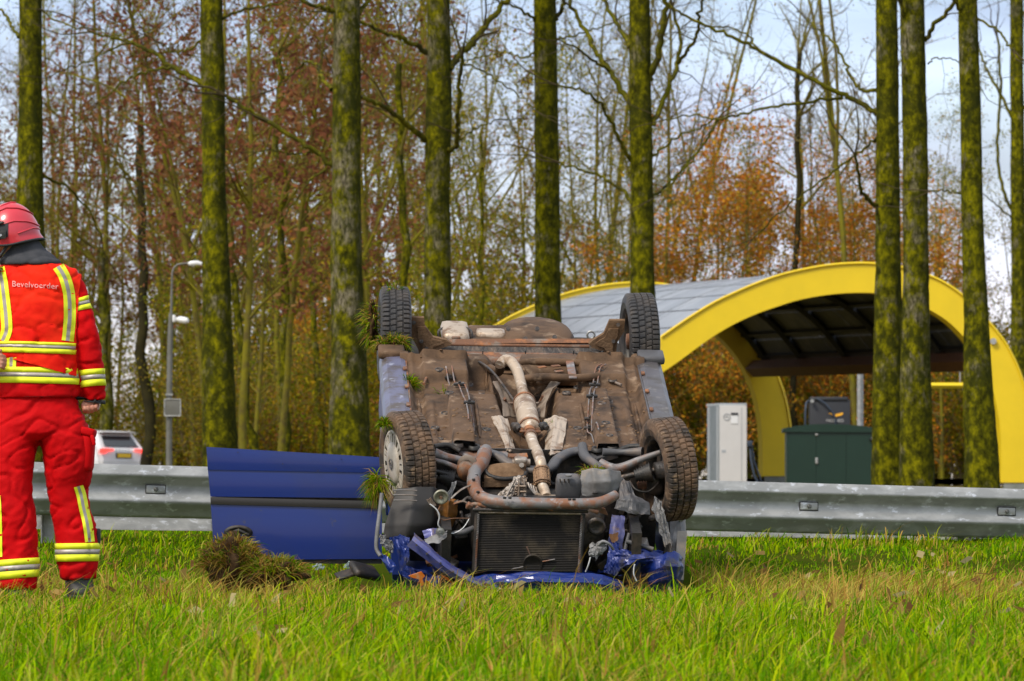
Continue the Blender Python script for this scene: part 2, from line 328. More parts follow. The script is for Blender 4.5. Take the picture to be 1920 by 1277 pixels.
# ------------------------------------------------------------------ guard rail
M['galv'] = mat('galvanised_steel', (.33, .335, .32), .45, .55, c2=(.44, .445, .43), scale=5, lo=.45, hi=.6, c3=(.62, .64, .66), s3=11, lo3=.58, hi3=.66, bump=.12, bscale=20, stretch=(1, 1, 2.2), rvar=.1)
RA = at(0, 864.5, 34.3); RB = at(1920, 917, 36.5)
rd = (RB - RA); RLEN = rd.length; rd = rd.normalized(); rn = Vector((rd.y, -rd.x, 0)).normalized()   # towards the camera
ru = rd.cross(-rn).normalized();  ru = ru if ru.z > 0 else -ru
rail = empty('guard_rail', (RA + RB) / 2 - Vector((0, 0, .5)))
tag(rail, 'galvanised steel crash barrier with corrugated beam and bolted plates', 'guard rail')
inv = rail.matrix_world.inverted(); _o = (RA + RB) / 2 - Vector((0, 0, .5))
HB = .318; PROF = [(0, -.03), (0, .012), (.012, .022), (.052, .045), (.063, .050), (.078, .040), (.110, .004), (.128, -.004), (.165, .002), (.175, .004), (.205, .038), (.222, .046), (.238, .034), (.300, -.006), (.314, -.012), (.318, -.03)]
def beam(s0, s1, off, drop, flip, proud=0):
    b = MB(); nn = rn * (-1 if flip else 1); steps = 24; vs = []
    for k in range(steps + 1):
        s = lerp(s0, s1, k / steps); p = RA + rd * s; dr = drop(s / RLEN) if callable(drop) else drop
        for z, d in PROF: vs.append(p - _o + ru * (-z - dr) + rn * off + nn * (d + proud))
    W = len(PROF); fs = [(k * W + i, k * W + i + 1, (k + 1) * W + i + 1, (k + 1) * W + i) for k in range(steps) for i in range(W - 1)]
    b.add(vs, fs, 0, True); b.add([v - nn * .004 for v in vs], [f[::-1] for f in fs], 0, True); return b
jn = [-6.0, -2.7, 1.45, 4.0, RLEN + 5]
for a, c in zip(jn[:-1], jn[1:]):
    beam(a, c + .12, 0, 0, False, .003 if a == jn[1] else 0).build('beam', M['galv'], rail)
drp = lambda t: lerp(.085, .022, min(1, max(0, t * 1.25)))
for a, c in zip(jn[:-1], jn[1:]): beam(a, c + .1, -.42, drp, True).build('rear_beam', M['galv'], rail)
M['bolt'] = mat('bolt_steel', (.16, .16, .15), .5, .6)
sx = [(at(px, 900, 35.3).x - RA.x) / rd.x for px in (-100, 305, 712, 1120, 1528, 1918, 2310)]
for s in sx:
    c = RA + rd * s - _o - ru * .146 + rn * .006
    plate = MB(); F3 = Matrix((rd, -rn, ru)).transposed()
    plate.cbox(c, (.118, .012, .047), .004, F3, 0)
    po = plate.build('bolt_plate', M['galv'], rail)
    fr = MB()
    for dx, dz, lx, lz in ((0, .026, .126, .004), (0, -.026, .126, .004), (.061, 0, .004, .05), (-.061, 0, .004, .05)):
        fr.box(c + rd * dx + ru * dz + rn * .0005, (lx, .006, lz), F3)
    fr.build('slot_edge', M['black'], po)
    bl = MB(); bl.tube([c + rn * .004, c + rn * .014, c + rn * .018], [.014, .014, .009], 10); bl.build('bolt', M['bolt'], po)
for s in [(at(px, 900, 35.3).x - RA.x) / rd.x for px in (130, 995, 1858)]:
    c = RA + rd * s - _o - rn * .21; g = gzf(c.x + _o.x, c.y + _o.y) - _o.z
    pm = MB(); 
    for dx in (-.045, .045): pm.box((c.x + dx, c.y, (c.z - .03 + g - .3) / 2), (.008, .08, c.z - .03 - g + .3))
    pm.box((c.x, c.y + .036, (c.z - .03 + g - .3) / 2), (.09, .008, c.z - .03 - g + .3))
    pm.box((c.x, c.y, c.z - .16), (.07, .36, .10)); pm.build('post', M['galv'], rail)

# ------------------------------------------------------------------ trees
M['bark'] = None
def bark_mat(name, moss=.5, grey=.5):
    m = bpy.data.materials.new(name); m.use_nodes = True; t = m.node_tree; B = t.nodes['Principled BSDF']; l = t.links.new
    B.inputs['Roughness'].default_value = .9; B.inputs['Specular IOR Level'].default_value = .03
    co = t.nodes.new('ShaderNodeTexCoord')
    def N(sc, st=(1, 1, 1), det=6):
        mpn = t.nodes.new('ShaderNodeMapping'); mpn.inputs['Scale'].default_value = st; l(co.outputs['Object'], mpn.inputs[0])
        n = t.nodes.new('ShaderNodeTexNoise'); n.inputs['Scale'].default_value = sc; n.inputs['Detail'].default_value = det; n.inputs['Roughness'].default_value = .76; l(mpn.outputs[0], n.inputs['Vector']); return n.outputs['Fac']
    def ramp(src, *st):
        r = t.nodes.new('ShaderNodeValToRGB'); e = r.color_ramp.elements; e[0].position, e[0].color = st[0][0], (*st[0][1], 1); e[1].position, e[1].color = st[-1][0], (*st[-1][1], 1)
        for p, c in st[1:-1]: q = e.new(p); q.color = (*c, 1)
        l(src, r.inputs[0]); return r.outputs[0]
    mossc = ramp(N(9, (1, 1, .7), 9), (.36, (.010, .011, .003)), (.49, (.070, .070, .004)), (.59, (.18, .17, .004)), (.72, (.36, .32, .008)))
    greyc = ramp(N(30, (1, 1, .3)), (.40, (.025, .022, .014)), (.50, (.16, .14, .09)), (.64, (.30, .27, .19)))
    f = t.nodes.new('ShaderNodeMapRange'); f.inputs[1].default_value = .60 - .2 * grey; f.inputs[2].default_value = .72 - .2 * grey; l(N(1.6, (1, 1, .7), 5), f.inputs[0])
    x = t.nodes.new('ShaderNodeMixRGB'); l(f.outputs[0], x.inputs[0]); l(mossc, x.inputs[1]); l(greyc, x.inputs[2])
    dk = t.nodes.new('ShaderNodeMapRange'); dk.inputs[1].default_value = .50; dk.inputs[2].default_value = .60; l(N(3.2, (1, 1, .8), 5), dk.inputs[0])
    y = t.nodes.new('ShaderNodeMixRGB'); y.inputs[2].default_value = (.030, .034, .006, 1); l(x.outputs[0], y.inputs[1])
    # right side: darker bark with the trunk's shade painted in; left keeps the moss
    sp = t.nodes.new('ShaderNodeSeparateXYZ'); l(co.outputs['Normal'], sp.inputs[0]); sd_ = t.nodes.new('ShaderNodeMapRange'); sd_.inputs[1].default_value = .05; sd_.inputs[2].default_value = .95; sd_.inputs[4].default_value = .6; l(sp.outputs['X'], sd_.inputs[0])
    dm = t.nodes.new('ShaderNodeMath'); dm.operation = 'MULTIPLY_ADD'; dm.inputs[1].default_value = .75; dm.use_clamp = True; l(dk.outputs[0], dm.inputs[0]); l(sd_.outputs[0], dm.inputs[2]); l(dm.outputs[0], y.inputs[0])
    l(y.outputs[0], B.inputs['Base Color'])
    b = t.nodes.new('ShaderNodeBump'); b.inputs['Strength'].default_value = 1; b.inputs['Distance'].default_value = .03; l(N(16, (1, 1, .3)), b.inputs['Height']); l(b.outputs[0], B.inputs['Normal'])
    return m
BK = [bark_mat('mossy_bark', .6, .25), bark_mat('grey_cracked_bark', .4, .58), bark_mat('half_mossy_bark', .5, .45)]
M['twig'] = mat('twig_bark', (.13, .095, .055), .9, c2=(.15, .13, .035), scale=2, lo=.4, hi=.6)
M['limb'] = mat('mossy_limb', (.17, .15, .012), .9, c2=(.10, .08, .025), scale=2.5, lo=.42, hi=.6, c3=(.15, .14, .02), s3=9, lo3=.5, hi3=.65)

M['mlimb'] = mat('green_mossy_limb', (.085, .085, .006), .9, c2=(.04, .038, .012), scale=2.5, lo=.42, hi=.6, c3=(.17, .15, .012), s3=9, lo3=.5, hi3=.65)
M['dtwig'] = mat('dark_twig', (.06, .048, .022), .9)
class Tubes:        # many thin tubes, numpy assembled
    def __init__(s): s.V = []; s.T = []; s.n = 0
    def add(s, P, Rr, k=4):
        P = np.asarray(P, float); m = len(P); Rr = np.broadcast_to(np.asarray(Rr, float), (m,)) if np.ndim(Rr) == 0 else np.asarray(Rr, float)
        t = np.gradient(P, axis=0); t /= np.linalg.norm(t, axis=1)[:, None] + 1e-9
        a = np.array([.31, .9, .2]); N1 = np.cross(t, a); N1 /= np.linalg.norm(N1, axis=1)[:, None] + 1e-9; N2 = np.cross(t, N1)
        th = np.arange(k) * 2 * pi / k
        V = P[:, None] + (N1[:, None] * np.cos(th)[None, :, None] + N2[:, None] * np.sin(th)[None, :, None]) * Rr[:, None, None]
        i = (np.arange(m - 1)[:, None] * k + np.arange(k)[None]).ravel(); j = (np.arange(m - 1)[:, None] * k + (np.arange(k)[None] + 1) % k).ravel()
        Q = np.stack([i, j, j + k, i + k], 1) + s.n
        s.V.append(V.reshape(-1, 3)); s.T.append(Q); s.n += m * k
    def mesh(s, name, mt): return np_mesh(name, np.concatenate(s.V), np.concatenate(s.T), mt, smooth=True, quads=True)

def path(p, d, L, k, rg, wob=.15, up=0.):
    P = [np.array(p, float)]; d = np.array(d, float); d /= np.linalg.norm(d)
    for i in range(k):
        d = d + rg.normal(0, wob, 3) + np.array([0, 0, up]); d /= np.linalg.norm(d); P.append(P[-1] + d * L / k)
    return np.array(P), d
def twigs(tb, P, r, rg, dens, L, depth, leafpts, k=4, up=.06):
    seg = np.linalg.norm(np.diff(P, axis=0), axis=1).sum(); n = max(1, int(seg * dens))
    for _ in range(n):
        t = rg.uniform(.12, 1) * (len(P) - 1); i = min(int(t), len(P) - 2); f = t - i; b = P[i] * (1 - f) + P[i + 1] * f
        dr = P[i + 1] - P[i]; dr /= np.linalg.norm(dr) + 1e-9
        d = dr * rg.uniform(.3, .9) + rg.normal(0, .55, 3); d[2] += .15
        LL = L * rg.uniform(.5, 1.2); Q, _d2 = path(b, d, LL, 4, rg, .22, up)
        r0 = r * rg.uniform(.35, .55); tb.add(Q, np.linspace(r0, r0 * .35, 5), 3 if depth < 2 else k)
        if depth > 0: twigs(tb, Q, r0, rg, dens * 1.6, L * .52, depth - 1, leafpts, 3, up)
        if depth <= 1: leafpts.append(Q[1:])

def leaf_mesh(name, pts, rg, n, size, cols, spread, mt, drop=0.):
    P = np.concatenate(pts); c = P[rg.integers(0, len(P), n)] + rg.normal(0, spread, (n, 3)); c[:, 2] -= abs(rg.normal(0, drop, n)) if drop else 0
    a = rg.normal(0, 1, (n, 3)); a /= np.linalg.norm(a, axis=1)[:, None]; b = np.cross(a, rg.normal(0, 1, (n, 3))); b /= np.linalg.norm(b, axis=1)[:, None]
    s = size * rg.uniform(.5, 1.35, n)[:, None]
    V = np.stack([c - a * s, c - b * s * .45, c + a * s, c + b * s * .45], 1).reshape(-1, 3)
    T = np.arange(n * 4).reshape(-1, 4); cc = np.array(cols)[rg.integers(0, len(cols), n)] * rg.uniform(.6, 1.15, (n, 1))
    return np_mesh(name, V, T, mt, np.repeat(cc, 4, 0), quads=True)
M['leaf'] = tint_mat('tree_leaves', .6, .35, .05)

def proto_tree(seed, H, r, kind, lean=.02):
    rg = np.random.default_rng(seed); tr = Tubes(); tw = Tubes(); lp = []
    P, _ = path((0, 0, -.3), (rg.normal(0, lean), rg.normal(0, lean), 1), H, 14, rg, .035, .03)
    r = r * .62; rad = r * (1 - np.linspace(0, 1, 15) ** 1.1 * .88); rad[0] *= 1.35
    if kind['fork'] and rg.random() < kind['fork']:
        j = rg.integers(3, 7)
        for sgn in (-1, 1):
            Q, _ = path(P[j], (sgn * rg.uniform(.25, .5), rg.normal(0, .25), 1), H * .55, 9, rg, .08, .05); tr.add(Q, np.linspace(rad[j] * .7, rad[j] * .12, 10), 6)
            twigs(tw, Q, rad[j] * .5, rg, kind['dens'] * 1.1, kind['L'], 2, lp)
    tr.add(P, rad, 8)
    i0 = int(kind['clear'] * 14)
    S = P[i0:]; L = np.linalg.norm(S[-1] - S[0]); n = int(L * kind['limbs'])
    for _ in range(n):
        t = rg.uniform(0, 1) ** .9; f = t * (len(S) - 1); i = min(int(f), len(S) - 2); b = S[i] * (1 - (f - i)) + S[i + 1] * (f - i)
        az = rg.uniform(0, 2 * pi); el = rg.uniform(.3, 1.0) * kind['up']; LL = kind['limbL'] * (1 - .6 * t) * rg.uniform(.6, 1.2)
        Q, _ = path(b, (cos(az), sin(az), el), LL, 7, rg, .12, .05); r0 = r * .36 * (1 - .6 * t)
        tw.add(Q, np.linspace(r0, r0 * .25, 8), 4); twigs(tw, Q, r0, rg, kind['dens'], kind['L'], kind['depth'], lp); lp.append(Q[3:])
    out = [('trunk', tr.mesh('trunk', M['limb'])), ('branches', tw.mesh('branches', M['twig'] if kind.get('dry') else M['limb']))]
    if kind['leaves']: out.append(('foliage', leaf_mesh('foliage', lp, rg, kind['leaves'], kind['size'], kind['cols'], kind['spread'], M['leaf'], kind.get('drop', 0))))
    return out
BROWN = [(.24, .085, .04), (.30, .12, .05), (.16, .06, .035), (.26, .14, .05)]
GREEN = [(.20, .22, .01), (.30, .28, .01), (.12, .17, .01), (.42, .32, .015), (.20, .17, .01)]
ORNG = [(.60, .20, .02), (.66, .30, .02), (.46, .14, .02), (.50, .32, .03), (.34, .17, .03), (.30, .24, .03)]
YEL = [(.40, .29, .04), (.24, .20, .03), (.32, .18, .04), (.17, .16, .03)]
K = dict
KS = {'seed': K(limbs=2.1, clear=.30, up=1.0, limbL=3.2, dens=1.9, L=1.3, depth=1, leaves=2900, size=.085, cols=BROWN, spread=.07, fork=.7, dry=0, drop=.12),
      'bare': K(limbs=2.2, clear=.35, up=1.5, limbL=2.6, dens=2.4, L=1.2, depth=1, leaves=900, size=.045, cols=YEL, spread=.1, fork=.5, dry=1),
      'green': K(limbs=2.2, clear=.2, up=.9, limbL=2.4, dens=1.8, L=1.1, depth=1, leaves=3800, size=.055, cols=GREEN, spread=.16, fork=.3, dry=0),
      'orange': K(limbs=2.6, clear=.12, up=.6, limbL=3.0, dens=1.9, L=1.2, depth=1, leaves=7000, size=.075, cols=ORNG, spread=.18, fork=.3, dry=1),
      'yellow': K(limbs=2.2, clear=.2, up=.9, limbL=2.2, dens=1.8, L=1.1, depth=1, leaves=3800, size=.055, cols=YEL, spread=.16, fork=.3, dry=0)}
PT = {}
for k_, n_, H_, r_ in (('seed', 3, 14, .17), ('bare', 3, 19, .15), ('green', 3, 15, .12), ('orange', 2, 11.5, .14), ('yellow', 2, 14, .11)):
    PT[k_] = [proto_tree(100 + i * 17 + len(k_) * 3, H_ * (1 + .1 * i), r_, KS[k_]) for i in range(n_)]
LBL = {'seed': ('tree hung with brown seed clusters in the wood behind the left trunks', 'seed hung trees in the background wood'),
       'bare': ('tall bare slender tree in the background wood', 'bare slender trees of the background wood'),
       'green': ('thin tree with sparse green leaves in the background wood', 'sparsely green trees of the background wood'),
       'orange': ('bushy tree with orange autumn leaves in the background wood', 'orange leaved trees of the background wood'),
       'yellow': ('thin tree with sparse olive yellow leaves in the background wood', 'olive yellow trees of the background wood')}
def plant(kind, x, y, s=1., rz=None, rg=random):
    pr = rg.choice(PT[kind]); lab, grp = LBL[kind]
    root = empty({'seed': 'ash_tree', 'bare': 'bare_tree', 'green': 'alder_tree', 'orange': 'oak_tree', 'yellow': 'birch_tree'}[kind], (x, y, gzf(x, y)), rg.uniform(0, 6.28)); root.scale = (s, s, s * rg.uniform(.92, 1.1))
    tag(root, lab, 'tree', grp)
    for n_, me in pr: link(n_, me, root, kind='stuff') if n_ != 'trunk' else link(n_, me, root)
    return root
rr = random.Random(7)
def clear_of(x, y):     # canopy, its equipment, road
    if 126 < y < 172 and x > lerp(3.0, -3.2, min(1, max(0, (y - 140) / 26))) - 1.0: return False
    if 167 < y < 183: return False
    return True
cnt = 0
for i in range(1400):
    y = rr.uniform(112, 245); hw = y * .094 + .6; x = rr.uniform(-hw, hw) if i % 4 else rr.choice([-1, 1]) * rr.uniform(hw, hw + 9); px = 960 + F * x / y
    if not clear_of(x, y): continue
    if px < 340 and y < 184: continue
    if px > 900 and y < 184: continue
    if any((x - a) ** 2 + (y - b) ** 2 < 2.2 for a, b in globals().setdefault('PLACED', [])): continue
    u = rr.random()
    if 1300 < px < 1560 and u < .30: continue
    if px < 700: kd = 'seed' if u < .42 else 'bare' if u < .56 else 'green' if u < .76 else 'yellow'
    elif px < 1150: kd = 'bare' if u < .36 else 'green' if u < .66 else 'yellow' if u < .86 else 'seed'
    else: kd = 'bare' if u < .24 else 'green' if u < .54 else 'yellow' if u < .90 else 'orange'
    PLACED.append((x, y)); s = rr.uniform(.8, 1.1) * (1.12 if y > 185 else .9)
    if kd == 'bare': s *= 1.15
    if px > 1150 and kd in ('green', 'yellow'): s *= .82
    plant(kd, x, y, s, rg=rr); cnt += 1
    if cnt >= 136: break
for px, y, s in ((1330, 186, .95), (1400, 192, 1.05), (1460, 200, .9), (1250, 196, .85), (1560, 190, .82), (1605, 198, .9), (575, 175 - 14, .62), (1700, 205, .8), (1375, 205, 1.1)):
    plant('orange', (px - 960) / F * y, y, s, rg=rr)
for px, y, kd, s in ((1080, 192, 'green', .95), (1120, 205, 'bare', 1.1), (1155, 198, 'yellow', 1.0), (1235, 190, 'green', .95), (1265, 210, 'bare', 1.15), (1300, 198, 'green', .9), (1500, 208, 'bare', 1.1), (1590, 212, 'green', .95), (1770, 200, 'green', .9), (960, 196, 'yellow', 1.0)):
    plant(kd, (px - 960) / F * y, y, s, rg=rr)
# undergrowth: many-stemmed shrubs
def proto_shrub(seed, H, cols, nl):
    rg = np.random.default_rng(seed); tw = Tubes(); lp = []
    for _ in range(16):
        az = rg.uniform(0, 2 * pi); Q, _ = path((cos(az) * .25, sin(az) * .25, -.1), (cos(az) * .4, sin(az) * .4, 1), H * rg.uniform(.6, 1), 7, rg, .12, .03)
        tw.add(Q, np.linspace(.035, .01, 8), 4); twigs(tw, Q, .03, rg, 2.2, H * .22, 1, lp); lp.append(Q[1:])
    return [('stems', tw.mesh('stems', M['twig'])), ('foliage', leaf_mesh('foliage', lp, rg, nl, .075, cols, .25, M['leaf']))]
OLIVE = [(.20, .185, .004), (.31, .25, .006), (.12, .12, .004), (.34, .20, .008), (.17, .095, .01), (.12, .15, .004)]
SH = [proto_shrub(5, 4.6, OLIVE, 5200), proto_shrub(9, 6.2, OLIVE + YEL[:2], 5200), proto_shrub(14, 3.4, OLIVE + [(.25, .10, .03)], 4200)]
cnt = 0; P2 = []
for i in range(3000):
    y = rr.uniform(120, 236); hw = y * .094 + .6; x = rr.uniform(-hw, hw) if i % 4 else rr.choice([-1, 1]) * rr.uniform(hw, hw + 9); px = 960 + F * x / y
    if not clear_of(x, y): continue
    if px < 345 and y < 186: continue
    if px > 880 and y < 186: continue
    if any((x - a) ** 2 + (y - b) ** 2 < 3.0 for a, b in P2): continue
    P2.append((x, y)); s = rr.uniform(.7, 1.15) * (1.15 if y > 185 else .8)
    root = empty('shrub', (x, y, gzf(x, y)), rr.uniform(0, 6.28)); root.scale = (s, s, s)
    tag(root, 'dense olive shrub in the undergrowth of the background wood', 'shrub', 'shrubs of the background undergrowth')
    for n_, me in rr.choice(SH): link(n_, me, root, kind='stuff')
    cnt += 1
    if cnt >= 138: break

# name every background tree and shrub by the gap between the big trunks it shows in
GAPS = [(-99999, -15, 'beyond the left picture edge'), (1935, 99999, 'beyond the right picture edge'), (-15, 57, 'left of the leftmost trunk'), (57, 405, 'between leftmost trunk and lamp post trunk'), (405, 650, 'between lamp post trunk and pale barked trunk'), (650, 820, 'between pale barked trunk and forked trunk'), (820, 1025, 'between forked trunk and trunk behind car'), (1025, 1205, 'between the two trunks above the car'), (1205, 1662, 'between right wheel trunk and paired trunks'), (1662, 1825, 'between paired trunks and bright green trunk'), (1825, 1935, 'right of the bright green trunk')]
ORDX = 'first second third fourth fifth sixth seventh eighth ninth tenth eleventh twelfth thirteenth fourteenth fifteenth sixteenth seventeenth eighteenth nineteenth twentieth'.split()
ORD = ORDX + ['twenty ' * 0 + 'twenty-' + q for q in ORDX[:9]]
ADJ = {'ash_tree': 'brown seeded tree', 'bare_tree': 'bare slender tree', 'alder_tree': 'sparse green tree', 'oak_tree': 'orange leaved tree', 'birch_tree': 'olive yellow tree', 'shrub': 'olive undergrowth shrub'}
bins = {}
for o in COL.objects:
    n_ = o.name.split('.')[0]
    if o.type == 'EMPTY' and n_ in ADJ:
        px = 960 + F * o.location.x / o.location.y; k_ = [i for i, g_ in enumerate(GAPS) if g_[0] <= px < g_[1]][0]; bins.setdefault((n_, k_), []).append((px, o))
for (n_, k_), L_ in bins.items():
    L_.sort(key=lambda q: q[0])
    for i, (px, o) in enumerate(L_):
        w_ = 'only' if len(L_) == 1 else ORD[min(i, 28)]
        o['label'] = f"{w_} {ADJ[n_]}{' from the left' if len(L_) > 1 else ''} {GAPS[k_][2]}"

# the row of mossy poplars
def trunk_mesh(pts, seed, name, mt, sides=28):
    # pts: (px, py, width px) from the top down, at distance D -> real curve
    rg = np.random.default_rng(seed); P = np.array([p[0] for p in pts]); W = np.array([p[1] for p in pts])
    zs = np.linspace(P[0][2], P[-1][2], 130); idx = np.argsort(P[:, 2])
    X = np.interp(zs, P[idx, 2], P[idx, 0]); Y = np.interp(zs, P[idx, 2], P[idx, 1]); Wd = np.interp(zs, P[idx, 2], W[idx])
    k = np.ones(9) / 9; pad = lambda a: np.convolve(np.pad(a, 4, 'edge'), k, 'valid'); X, Y, Wd = pad(X), pad(Y), pad(Wd)
    V = []
    for x, y, z, r in zip(X, Y, zs, Wd):
        for j in range(sides):
            a = 2 * pi * j / sides; q = 1 + .10 * noise.noise(Vector((cos(a) * 1.2 + seed, sin(a) * 1.2, z * .7))) + .055 * noise.noise(Vector((cos(a) * 3 + seed, sin(a) * 3, z * 2.6))) + .03 * noise.noise(Vector((cos(a) * 9 + seed, sin(a) * 9, z * 7)))
            V.append((x + cos(a) * r * q, y + sin(a) * r * q, z))
    V = np.array(V); m = len(zs); i = (np.arange(m - 1)[:, None] * sides + np.arange(sides)[None]).ravel(); j = (np.arange(m - 1)[:, None] * sides + (np.arange(sides)[None] + 1) % sides).ravel()
    return np_mesh(name, V, np.stack([i, j, j + sides, i + sides], 1), mt, smooth=True, quads=True)

TR = [  # label, D, bark, [(px,py,w)], limbs [[(px,py)...], w0, w1]
 ('leftmost mossy trunk, rising behind the firefighter', 92, 0, [(54, -300, 38), (57, 0, 42), (58, 200, 45), (56, 400, 52), (60, 900, 60)],
  [[[(35, 70), (17, 40), (0, 18), (-30, -10)], 6, 4], [[(82, 330), (120, 345), (160, 380), (190, 440)], 6, 3], [[(80, 20), (110, 45), (170, 55), (230, 75)], 4, 2]]),
 ('straight green mossy trunk between the lamp post and the blue door', 90, 0, [(394, -300, 38), (396, 0, 42), (400, 200, 43), (402, 400, 46), (407, 600, 54), (414, 900, 60)],
  [[[(378, 155), (320, 125), (290, 98), (250, 80), (210, 68), (170, 60)], 11, 4], [[(322, 126), (270, 135), (235, 150), (205, 178), (185, 190)], 6, 2], [[(380, 75), (350, 95), (325, 100), (310, 85)], 5, 3], [[(418, 35), (460, 15), (520, 10), (560, -15)], 6, 3], [[(250, 80), (200, 95), (165, 115), (110, 135)], 4, 2]]),
 ('thick trunk with pale grey bark patch, directly left of the wreck', 88, 1, [(648, -300, 44), (650, 0, 48), (650, 200, 52), (649, 400, 56), (652, 600, 62), (657, 900, 72)],
  [[[(628, 312), (590, 283), (540, 250), (480, 215), (425, 180)], 10, 8], [[(622, 168), (600, 143), (600, 125), (580, 113), (560, 125), (520, 165)], 8, 3], [[(632, 25), (605, 12), (565, 3), (540, -20)], 9, 5], [[(590, 285), (560, 290), (520, 283), (480, 285)], 4, 2], [[(628, 300), (590, 330), (560, 370), (520, 420), (500, 480)], 5, 2], [[(672, 25), (690, 0), (700, -30)], 9, 6]]),
 ('trunk with a heavy forked limb on its right, above the left rear wheel', 91, 2, [(822, -300, 36), (822, 0, 43), (824, 150, 46), (822, 270, 52), (820, 330, 47), (820, 600, 50), (822, 900, 60)],
  [[[(800, 98), (770, 80), (749, 70), (717, 58), (676, 41)], 10, 6], [[(798, 262), (770, 240), (745, 215), (715, 198), (678, 183)], 12, 7], [[(842, 128), (865, 98), (885, 80), (905, 52), (935, 20), (965, -20)], 15, 10], [[(838, 285), (853, 276), (860, 255), (858, 212), (862, 150), (866, 105)], 10, 7], [[(862, 262), (885, 245), (910, 232), (938, 222), (955, 226)], 4, 2], [[(866, 118), (900, 130), (940, 155), (975, 180), (1000, 205)], 4, 2]]),
 ('mossy trunk standing behind the middle of the upturned car', 93, 0, [(1020, -300, 34), (1021, 0, 42), (1024, 200, 44), (1026, 400, 46), (1028, 600, 50), (1032, 900, 58)],
  [[[(1002, 38), (985, 22), (955, 8), (930, 0)], 6, 3], [[(1042, 38), (1056, 12), (1070, -25)], 9, 7], [[(1044, 75), (1090, 62), (1130, 52), (1180, 25)], 4, 2], [[(1002, 100), (975, 110), (950, 95), (915, 105), (880, 112)], 4, 2]]),
 ('mossy trunk with many arching limbs, above the right rear wheel', 90, 0, [(1198, -300, 34), (1199, 0, 38), (1202, 250, 42), (1205, 500, 44), (1210, 900, 56)],
  [[[(1184, 198), (1155, 152), (1130, 115), (1108, 80), (1085, 40), (1060, -15)], 12, 7], [[(1182, 88), (1160, 55), (1145, 25), (1125, -15)], 9, 7], [[(1142, 133), (1110, 112), (1085, 92), (1050, 75)], 6, 3], [[(1218, 150), (1232, 115), (1240, 60), (1250, -10)], 14, 10], [[(1224, 235), (1240, 195), (1258, 155), (1272, 118), (1277, 70), (1262, 15)], 11, 6], [[(1272, 118), (1292, 92), (1306, 70), (1312, 30), (1320, -5)], 7, 5], [[(1183, 300), (1160, 262), (1140, 215), (1120, 185), (1095, 170), (1045, 160)], 8, 4], [[(1186, 382), (1165, 355), (1130, 332), (1090, 318), (1050, 305)], 8, 4], [[(1222, 372), (1255, 345), (1290, 305), (1312, 280)], 6, 4], [[(1222, 292), (1260, 262), (1300, 245), (1345, 222)], 5, 3]]),
 ('left one of the close pair of trunks before the yellow arch', 88, 0, [(1662, -300, 36), (1662, 0, 41), (1664, 250, 43), (1665, 500, 47), (1667, 900, 56)],
  [[[(1645, 214), (1612, 192), (1580, 178), (1510, 142), (1450, 110), (1420, 90), (1365, 68), (1310, 42), (1270, 20), (1235, -5)], 11, 4], [[(1580, 183), (1500, 193), (1430, 203), (1370, 218), (1345, 225), (1300, 214), (1245, 225)], 6, 2.5], [[(1345, 225), (1325, 260), (1310, 285), (1275, 330), (1240, 365)], 5, 2], [[(1645, 170), (1625, 172), (1605, 160), (1590, 132), (1575, 90), (1545, 65), (1510, 35)], 8, 3], [[(1645, 258), (1625, 275), (1590, 302), (1550, 330), (1510, 360), (1460, 400), (1412, 448)], 5, 2.5], [[(1646, 388), (1625, 372), (1612, 345), (1603, 290)], 9, 5], [[(1420, 90), (1400, 60), (1360, 50), (1310, 52)], 4, 2]]),
 ('right one of the close pair of trunks, cracked grey bark', 87, 2, [(1708, -300, 40), (1710, 0, 45), (1716, 250, 46), (1717, 500, 48), (1718, 900, 58)],
  [[[(1733, 75), (1750, 50), (1775, 25), (1795, 0), (1810, -30)], 9, 7], [[(1700, 45), (1690, 10), (1680, -30)], 9, 6], [[(1740, 120), (1760, 105), (1790, 112), (1815, 130)], 3, 2]]),
 ('bright green trunk in front of the right yellow arch leg', 86, 0, [(1812, -300, 30), (1814, 0, 37), (1820, 200, 39), (1823, 400, 41), (1830, 600, 46), (1843, 900, 60)],
  [[[(1802, 22), (1785, 0), (1775, -30)], 7, 4], [[(1832, 35), (1860, 48), (1885, 75), (1900, 95)], 5, 4], [[(1803, 362), (1780, 360), (1745, 358)], 4, 3]]),
 ('rightmost trunk at the picture edge, behind the arch leg', 168, 0, [(1905, -300, 20), (1906, 0, 25), (1907, 200, 26), (1910, 500, 28), (1915, 930, 34)],
  [[[(1897, 218), (1872, 170), (1848, 125), (1836, 92)], 7, 4], [[(1900, 402), (1882, 360), (1868, 280), (1872, 220), (1878, 150), (1870, 70)], 7, 5], [[(1912, 210), (1935, 190), (1960, 150)], 7, 4], [[(1900, 410), (1870, 385), (1845, 365)], 4, 2]]),
]
M['ivy'] = mat('ivy_leaf', (.05, .09, .012), .5)
